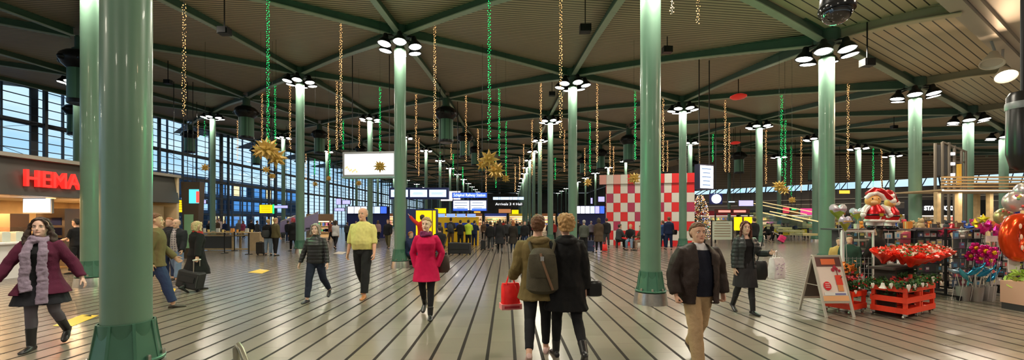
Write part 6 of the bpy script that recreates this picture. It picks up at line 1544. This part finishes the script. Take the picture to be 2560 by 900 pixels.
PEOPLE = [
 ('js',671,638,549,20,K,LJ,hbl,'person in black jacket and pale jeans, one of the hugging pair near the cafe posts'),
 ('js',689,639,546,-30,OLV,K,hbl,'person in brown-olive coat with back turned beside the pale-jeans figure'),
 ('cs',733,628,545,60,K,K,(.4,.05,.08),'person in black with reddish cap standing just beside the green column'),
 ('jf',839,623,551,0,WHT,K,hb_,'dark-haired woman in white jacket and black skirt walking away'),
 ('jm',970,622,548,185,K,OLV,hbr,'man in black top and olive trousers walking towards the camera beyond the yellow sweater'),
 ('js',868,606,556,0,DG,K,hb_,'dark figure by the yellow strip beside the tall man in yellow'),
 ('jm',826,604,552,150,(.25,.08,.05),K,hb_,'small figure in rust jacket beyond the woman in white jacket'),
 ('jf',890,600,553,200,RD,DJ,hbr,'distant figure in red top behind the tall man in yellow'),
 ('jf',945,604,551,10,(.45,.28,.28),K,hbr,'distant figure in dusty pink coat between the man in yellow and the column'),
 ('wave',1056,649,538,-10,(.50,.03,.02),NV,hb_,'man in red jacket raising one arm against the green column'),
 ('sit',1021,668,585,-100,NV,DJ,hrd,'small seated child in navy coat at the foot of the green column'),
 ('sit',1101,655,568,30,K,DG,hb_,'person in black and white sitting low beside the woman in crimson'),
 ('reach',1127,618,545,0,DG,BR,hb_,'traveller with dark rucksack facing the ticket machines, brown trousers'),
 ('reach',1151,621,551,5,K,K,hb_,'person in black facing the ticket machines beside the black suitcases'),
 ('reach',1171,620,550,0,(.55,.75,.05),K,hb_,'person in fluorescent yellow vest at the ticket machines'),
 ('reach',1186,618,552,-8,NV,NV,hb_,'person in navy beside the fluorescent vest at the ticket machines'),
 ('js',1098,619,556,20,DG,K,hbr,'dark figure partly behind the crimson coat at the ticket machines'),
 ('jm',1226,627,553,5,K,DG,hb_,'figure in black striding away, nearest the wheeled cabin case'),
 ('jf',1237,617,556,0,(.06,.03,.07),K,hb_,'figure in plum jacket walking away in the central crowd'),
 ('cf',1250,633,549,0,K,K,hb_,'long-haired woman in long black coat walking away in the central crowd'),
 ('jm',1264,612,552,0,DG,K,hbr,'figure in charcoal jacket walking away behind two women in coats'),
 ('cf',1283,632,551,0,(.02,.016,.013),DJ,hrd,'auburn-haired woman in dark coat and blue jeans walking away'),
 ('js',1300,613,556,0,(.015,.05,.06),K,hb_,'figure in dark teal jacket beside the auburn-haired woman walking away'),
 ('jm',1312,622,552,180,K,DJ,hb_,'figure in black coming towards the camera next to the man in the parka'),
 ('jf',1209,603,553,185,BR,K,hb_,'small figure in brown by the end of the ticket machines'),
 ('jm',1218,597,552,0,NV,K,hb_,'tiny navy figure beyond the ticket machines, farther than the brown one'),
 ('jm',1244,593,552,0,K,K,hbr,'tiny black figure far off in the middle of the hall'),
 ('jf',1258,591,551,0,RD,K,hb_,'tiny figure in red far off in the middle of the hall'),
 ('jm',1272,595,553,180,GY,K,hb_,'tiny figure in grey far off in the middle of the hall'),
 ('jm',1291,592,552,0,K,DG,hb_,'tiny dark figure far off beside a slim column'),
 ('js',1305,597,554,0,(.25,.2,.15),K,hbl,'tiny figure in beige far off beside a slim column'),
 ('jf',1322,600,553,0,K,K,hb_,'small dark figure just beyond the parka hood'),
 ('jm',1333,593,553,180,(.3,.05,.05),K,hb_,'tiny figure in brick red behind the parka hood'),
 ('js',1384,606,553,0,(.30,.03,.03),K,hb_,'small figure in dark red between the heads of the couple'),
 ('jf',1372,600,554,10,K,K,hb_,'small black figure between the heads of the couple'),
 ('js',1460,632,551,0,(.075,.082,.070),K,hg,'man in grey-green jacket seen from behind beside the navy suitcase'),
 ('js',1446,606,550,0,K,K,hb_,'figure in black behind the man in grey-green jacket'),
 ('cs',1497,632,546,0,(.075,.05,.032),K,hb_,'person in brown coat seen from behind near the red bag'),
 ('js',1516,618,546,0,K,DG,hb_,'person in black jacket standing at the corner of the chequered cube'),
 ('js',1478,606,553,0,(.14,.14,.17),K,hg,'grey figure between the grey-green jacket and the brown coat'),
 ('sit',1546,625,555,-70,DG,K,hb_,'person in dark grey sitting on the bench before the cube, nearer the columns pair'),
 ('sit',1577,625,557,150,K,LJ,hbl,'person in black with pale jeans sitting on the bench before the cube'),
 ('sit',1606,626,568,100,BR,(.3,.2,.15),hb_,'person half hidden by the tall column, sitting before the cube'),
 ('js',1657,622,552,10,(.03,.07,.2),NV,hbr,'person in blue jacket beside the suited man before the cube'),
 ('js',1672,624,543,-10,NV,NV,hbr,'man in dark suit with bag standing before the chequered cube'),
 ('js',1885,632,545,0,K,K,hb_,'person in black with back turned just behind the auburn-haired woman'),
 ('sit',1921,602,556,10,DG,K,hb_,'seated dark figure under the yellow stairs, nearest the column'),
 ('sit',1933,600,553,170,(.4,.35,.28),K,hb_,'seated figure in beige vest under the yellow stairs'),
 ('jf',1930,606,558,-80,K,K,hb_,'figure in black pulling the bright pink trolley case'),
 ('sit',1960,598,560,0,K,K,hb_,'seated black figure beyond the pink trolley case'),
 ('sit',1975,598,560,20,DG,NV,hbr,'seated grey figure beyond the pink trolley case'),
 ('sit',1990,598,559,0,NV,K,hb_,'seated navy figure near the foot of the stairs'),
 ('sit',2006,598,560,-20,K,K,hb_,'seated black figure in front of the stair rail'),
 ('cs',2016,600,553,0,K,K,hb_,'figure in black standing near the column at the stairs'),
 ('js',1846,598,555,0,DG,K,hb_,'dark figure beside the menu board'),
 ('js',1732,603,556,0,K,K,hbr,'dark figure in front of the Christmas tree foot'),
 ('js',543,600,549,170,BR,K,hbr,'cafe customer in brown standing behind the wooden counter'),
 ('jf',549,596,545,180,(.5,.4,.38),K,hb_,'cafe customer in pale top behind the wooden counter'),
 ('js',562,598,552,160,NV,K,hb_,'cafe customer in navy behind the wooden counter'),
 ('jf',523,600,552,200,K,K,hbl,'cafe customer in black nearest the red-scarfed woman'),
 ('js',628,602,550,10,K,K,hb_,'cafe customer in black beyond the end of the wooden counter'),
 ('js',643,604,552,-30,DG,DJ,hb_,'person in charcoal behind the hugging pair'),
 ('jf',608,598,552,180,(.3,.05,.1),K,hb_,'cafe customer in wine red behind the wooden counter'),
 ('jf',597,596,550,30,GY,K,hg,'cafe customer in grey behind the wooden counter'),
 ('js',720,606,552,0,K,DJ,hb_,'dark figure with blue jeans beside the nearer green column'),
 ('js',708,598,553,0,(.3,.06,.06),K,hb_,'small figure in brick jacket between the pair and the column'),
 ('js',424,700,546,190,(.02,.02,.025),DJ,hrd,'person peeking out behind the balding man in the checked shirt'),
 ('cs',2148,0,566,170,(.3,.25,.22),K,hg,'elderly person in beige behind the heart balloons'),
 ('jf',2192,0,562,20,(.018,.014,.013),K,hb_,'dark-haired woman in black between the wire racks at the stall'),
 ('js',2270,0,560,180,(.25,.03,.05),K,hb_,'shopper in wine red behind the toy shelf'),
 ('js',2350,0,562,150,K,K,hb_,'shopper in black behind the toy shelf'),
 ('jf',2420,0,560,190,(.03,.05,.16),K,hbr,'shopper in navy behind the star balloons'),
 ('js',2310,0,560,180,(.14,.10,.08),K,hbr,'shopper in brown behind the toy shelf'),
 ('js',2100,604,556,0,K,K,hb_,'distant figure in black behind the heart balloons'),
 ('jf',2240,0,566,0,(.2,.2,.22),K,hbl,'fair-haired shopper in grey behind the toy shelf'),
]
DD = {2148: 10.9, 2192: 8.75, 2270: 11.2, 2350: 11.6, 2420: 11.5, 2310: 12.4, 2240: 12.2}
for p in PEOPLE:
    a, px, fy, hy, yaw, top, trs, hr, lab = p
    if fy == 0:
        d = DD[px]; fy = HZ+EYE/d*F; crowd(a, px, fy, hy, yaw, top, trs, hr, lab, d=d)
    else: crowd(a, px, fy, hy, yaw, top, trs, hr, lab)
# child by the wire grid
d = 8.95; crowd('js', 2124, HZ+EYE/d*F, 590, 140, (.02,.05,.035), K, hb_, 'child in dark green checked shirt behind the wire grid beside the white post', d=d)
crowd('js', 2098, HZ+EYE/9.3*F, 596, 142, (.5,.3,.1), K, hb_, 'person in ochre top half hidden by the green column at the stall', d=9.3)
for o in AR_.values():
    for c in kids(o):
        for g in kids(c): bpy.data.objects.remove(g)
        bpy.data.objects.remove(c)
    bpy.data.objects.remove(o)
# benches and seats
def bench(name, label, px, py, d, w, col, rzb=0):
    c = W(px, 0, d); t = thing(name, label, 'seat', (c.x, d, 0), rzb); m = mat('seat_paint', col, .45)
    MB().box((0,0,.44), (w,.42,.06)).build('seat', m, t)
    for s in (-1, 1):
        MB().box((s*(w/2-.06), 0, .21), (.05,.36,.42)).build('leg', M_black, t)
bench('bench', 'low white bench against the chequered cube where two people sit', 1562, 0, GD(1560,620).y+.15, 1.1, (.6,.58,.55))
bench('bench', 'low bench behind the tall column against the chequered cube', 1600, 0, GD(1598,622).y+.2, .6, (.6,.58,.55))
for k, px in enumerate((1921,1935,1960,1975,1990,2006)):
    c = GD(px, 600); t = thing('yellow_chair', 'yellow chair under the stairs, %s counted from the column with the quilted jacket' % ORD[k], 'chair', (c.x, c.y+.02, 0)); m = mat('chair_yellow', (.70,.55,.03), .4)
    MB().box((0,0,.44), (.44,.42,.05)).build('seat', m, t); MB().box((0,-.22,.70), (.44,.04,.46)).build('backrest', m, t)
    for sx in (-.18,.18):
        for sy in (-.17,.17): MB().box((sx,sy,.21), (.03,.03,.42)).build('leg', M_steel, t)
for k, px in enumerate((1021, 1101)):
    c = GD(px, (662, 655)[k]); t = thing('hard_case', ('black flat case the seated child sits on by the column', 'black hard case used as a seat beside the crimson coat')[k], 'case', (c.x, c.y+.04, 0)); MB().box((0,0,.20), (.46,.30,.36)).build('shell', M_black, t); MB().box((0,-.16,.20), (.40,.02,.03)).build('rib', M_frame, t)
# ---------------------------------------------------------------- luggage and bags
def suitcase(label, p, rz, w, d, h, col, handle=None, lean=0., stripe=None, name='suitcase'):
    t = thing(name, label, 'suitcase', p, rz); m = mat('case_fabric', col, .6, bump=.2, bscale=120)
    o = MB(); 
    prof = [(-.5,-.42),(-.42,-.5),(.42,-.5),(.5,-.42),(.5,.42),(.42,.5),(-.42,.5),(-.5,.42)]
    M = Matrix.Rotation(lean, 3, 'Y'); piv = V((-w/2 if lean < 0 else w/2, 0, .05))
    def T(v): return piv+M@(V(v)-piv)
    rings = [[T((x*w*k_, y*d*k_, z)) for x, y in prof] for z, k_ in ((.06,.9),(.09,1),(h-.03,1),(h,.9))]
    o.loft(rings); o.build('shell', m, t)
    MB().tube([T((w*.46,-d*.46,.12)), T((w*.46,-d*.5,h*.5)), T((w*.46,-d*.46,h-.06))], .012, 6).build('piping', M_dark, t)
    for s in (-1, 1):
        MB().lathe([(0,-.02),(.04,-.02),(.04,.02),(0,.02)], T((s*w*.42, 0, .04)), 12, M=Matrix.Rotation(pi/2, 3, 'X')).build('wheel', M_black, t)
    MB().box(T((0,-d*.52,h*.62)), (w*.7,.03,h*.28), M=M).build('front_pocket', m, t)
    if stripe: MB().box(T((0,0,h*.55)), (w*1.03,d*1.03,.05), M=M).build('strap', mat('strap', stripe, .5), t)
    if handle:
        for s in (-.09,.09): 
            a = T((w*.2,s,h-.05)); b = V(handle)+V((0,s,0)); MB().tube([a, b], .010, 8).build('handle_rod', M_steel, t)
        MB().tube([V(handle)+V((0,-.11,0)), V(handle)+V((0,.11,0))], .016, 8).build('grip', M_white, t)
    else: MB().tube([T((-.07,0,h-.01)), T((-.05,0,h+.03)), T((.05,0,h+.03)), T((.07,0,h-.01))], .01, 6).build('grip', M_black, t)
    return t
hnd = FP['trolley_woman'][1]['hand'][1]; g = GD(472, 731); 
t = suitcase('black wheeled suitcase with long pale handle pulled by the woman in red scarf', (g.x, g.y, 0), 0, .50, .26, .46, (.015,.015,.017), handle=(hnd.x-g.x, hnd.y-g.y, hnd.z), lean=.22)
suitcase('squat black suitcase before the ticket machines, nearer the crimson coat', GD(1136,637), .1, .62, .30, .60, (.012,.012,.014))
suitcase('squat black suitcase before the ticket machines, nearer the cabin case', GD(1162,637), -.1, .62, .30, .58, (.014,.014,.018))
suitcase('small upright black cabin case with raised handle in the middle of the hall', GD(1208,625), 0, .26, .22, .55, (.012,.012,.014), handle=(.05,0,1.05))
suitcase('navy suitcase with pink strap beside the man in grey-green jacket', GD(1473,631), 0, .50, .26, .62, (.02,.03,.09), stripe=(.5,.05,.2))
suitcase('bright pink trolley case tilted behind a distant walker', GD(1950,609), 0, .42, .25, .50, (.70,.03,.16), handle=(-.5,0,.85), lean=.5)
suitcase('black suitcase beside the person in pale jeans', GD(652,637), 0, .36, .24, .62, (.012,.012,.014))
suitcase('dark suitcase beside the woman in crimson, behind her coat', GD(1101,668), 0, .30, .22, .50, (.05,.03,.03))
def carrier(name, label, top, w, h, dp, col, rz=0, straps=True, m=None, cat='bag', soft=.03):
    t = thing(name, label, cat, top, rz); mm = m or mat('bag_skin', col, .45, noise_amt=.12, nscale=8, bump=.4, bscale=14)
    g = MB(); rings = []
    for z, kx, ky in ((-.12,.86,.35),(-.16,.92,.6),(-.12-h*.5,1.0,1.0),(-.12-h*.95,1.06,1.05),(-.12-h,.98,.9)):
        rings.append([V((w/2*kx*math.copysign(abs(cos(a))**.6, cos(a))+soft*.4*sin(5*a+z*20), dp/2*ky*math.copysign(abs(sin(a))**.6, sin(a))+soft*.3*sin(7*a+z*30), z)) for a in [2*pi*i/28 for i in range(28)]])
    g.loft(rings); g.build('bag_body', mm, t, True)
    for s in (-1, 1): MB().tube([(-w*.25, s*dp*.18, -.14), (-w*.1, s*dp*.06, -.02), (0,0,.0), (w*.1, s*dp*.06, -.02), (w*.25, s*dp*.18, -.14)], .006, 6).build('strap', mm, t, True)
    return t
hL = FP['parka_man'][1]['hand'][0]
c = W(1281, 670, hL.y+.02)
t = carrier('shopping_bag', 'bright red shopping bag with pink patterned base carried by the man in the parka', V((hL.x-.02, hL.y, hL.z+.05)), .24, .34, .14, (.85,.012,.012), rz=.25)
MB().box((0,0,-.42), (.27,.16,.07)).box((0,-.09,-.42),(.2,.01,.03), mi=1).build('patterned_base', [mat('pink_base', (.75,.25,.25), .5), mat('dark_red', (.4,.02,.03), .5)], t)
hS = FP['skirt_woman'][1]['hand'][0]
for lab in ():
    pass
tt = carrier('shopping_bag', 'white patterned plastic shopping bag held up by the woman in the quilted jacket', V((hS.x+.03, hS.y-.02, hS.z+.04)), .27, .36, .16, (.74,.68,.70), rz=.3)
r = random.Random(9); m = MB()
for k in range(10): m.box((r.uniform(-.09,.09), -.087, -.2-r.random()*.22), (.03,.004,.015))
m.build('printed_marks', mat('lilac_print', (.5,.35,.5), .5), tt)
# rucksack of the parka man
J = FP['parka_man'][1]; M = J['M']; s = J['s']
t = thing('rucksack', 'dark olive canvas rucksack with brown leather strap on the back of the parka', 'rucksack', M@V((.05,-.23,1.02)), R(-4))
cv = mat('olive_canvas', (.060,.050,.028), .8, noise_amt=.2, nscale=10, bump=.4, bscale=80); lt_ = mat('brown_strap', (.20,.11,.06), .55)
g = MB(); g.tube([(0,.02,-.16),(0,-.02,-.12),(0,-.04,.08),(0,-.02,.24),(0,.02,.34)], [(.15,.05),(.19,.095),(.18,.10),(.16,.08),(.10,.04)], 20, ref=(1,0,0)); g.build('bag_body', cv, t, True)
g = MB(); g.tube([(0,-.05,.34),(0,-.125,.28),(0,-.15,.14),(0,-.13,.02)], [(.11,.02),(.15,.02),(.16,.015),(.13,.012)], 14, ref=(1,0,0)); g.build('flap', cv, t, True)
MB().tube([(-.02,-.15,.30),(.0,-.165,.22),(.07,-.155,.02),(.12,-.11,-.12)], (.014), 8).build('leather_strap', lt_, t, True)
MB().box((.0,-.172,.24), (.04,.012,.05)).build('buckle', M_steel, t)
for sx in (-1, 1): MB().tube([(sx*.12,.0,.30),(sx*.15,.08,.40),(sx*.13,.16,.43)], [.018,.02,.02], 8).build('shoulder_strap', cv, t, True)
# handbag of the woman in black
J = FP['black_woman'][1]; M = J['M']
p = M@V((.36,.02,.86)); t = thing('handbag', 'small boxy black handbag on long strap at the hip of the black coat', 'handbag', p, .1)
MB().tube([(0,0,-.10),(0,0,-.09),(0,0,.07),(0,0,.09)], [(.08,.04),(.10,.055),(.10,.055),(.08,.04)], 16, ref=(1,0,0)).build('bag_body', mat('black_leather', (.008,.008,.009), .35), t, True)
MB().box((0,-.05,.0), (.14,.012,.12)).build('flap', mat('black_leather', (.008,.008,.009), .35), t)
MB().tube([(-.09,0,.06),(-.10,-.02,.30),(-.15,-.03,.52)], .007, 6).build('strap', M_black, t, True)
J = FP['pink_woman'][1]; M = J['M']
t = thing('shoulder_bag', 'brown shoulder bag behind the crimson coat, strap over her shoulder', 'handbag', M@V((-.26,-.12,.92)), 0)
MB().tube([(0,0,-.16),(0,0,-.1),(0,0,.10),(0,0,.15)], [(.10,.04),(.14,.06),(.13,.05),(.10,.03)], 16, ref=(1,0,0)).build('bag_body', mat('brown_leather', (.05,.025,.02), .5), t, True)
MB().tube([(-.05,0,.12),(.04,.04,.34),(.10,.08,.56)], .010, 6).build('strap', mat('brown_leather', (.05,.025,.02), .5), t, True)
J = FP['skirt_woman'][1]; M = J['M']
t = thing('shoulder_bag', 'large black shoulder bag hanging behind the white shopping bag', 'handbag', M@V((-.30,-.06,.80)), 0)
MB().tube([(0,0,-.20),(0,0,-.12),(0,0,.10),(0,0,.15)], [(.12,.04),(.16,.07),(.15,.05),(.12,.03)], 16, ref=(1,0,0)).build('bag_body', mat('black_leather', (.008,.008,.009), .35), t, True)
MB().tube([(-.04,0,.12),(.05,.04,.36),(.12,.06,.60)], .010, 6).build('strap', M_black, t, True)
J = FP['skirt_woman'][1]; h_ = J['hand'][0]
g = GD(1672, 624); t = thing('shoulder_bag', 'dark shoulder bag of the suited man before the cube', 'handbag', (g.x+.30, g.y-.1, 1.0)); MB().tube([(0,0,-.14),(0,0,.0),(0,0,.14)], [(.12,.04),(.15,.06),(.13,.04)], 12, ref=(1,0,0)).build('bag_body', M_black, t, True); MB().tube([(0,0,.12),(-.12,.02,.40)], .010, 6).build('strap', M_black, t)
g = GD(1511, 628); carrier('shopping_bag', 'red carrier bag beside the person in brown coat', V((g.x, g.y, .50)), .30, .36, .14, (.8,.02,.02))
g = GD(1127, 618); t = thing('rucksack', 'grey-blue rucksack on the traveller at the ticket machines', 'rucksack', (g.x, g.y-.22, 1.22)); MB().tube([(0,0,-.24),(0,-.03,-.1),(0,-.03,.12),(0,0,.24)], [(.12,.06),(.17,.11),(.16,.10),(.08,.05)], 14, ref=(1,0,0)).build('bag_body', mat('slate_canvas', (.05,.06,.08), .7), t, True)
for sx in (-.1,.1): MB().tube([(sx,.03,.16),(sx,.14,.22)], .015, 6).build('shoulder_strap', M_black, t)
g = GD(670, 638); t = thing('shoulder_bag', 'dark bag slung on the back of the pale-jeans figure', 'handbag', (g.x+.02, g.y-.22, 1.05), .5); MB().tube([(0,0,-.18),(0,0,.0),(0,0,.16)], [(.14,.05),(.20,.08),(.14,.05)], 14, ref=(1,0,0)).build('bag_body', mat('dark_canvas', (.025,.028,.032), .7), t, True); MB().tube([(.1,0,.14),(.14,.08,.34)], .012, 6).build('strap', M_black, t)
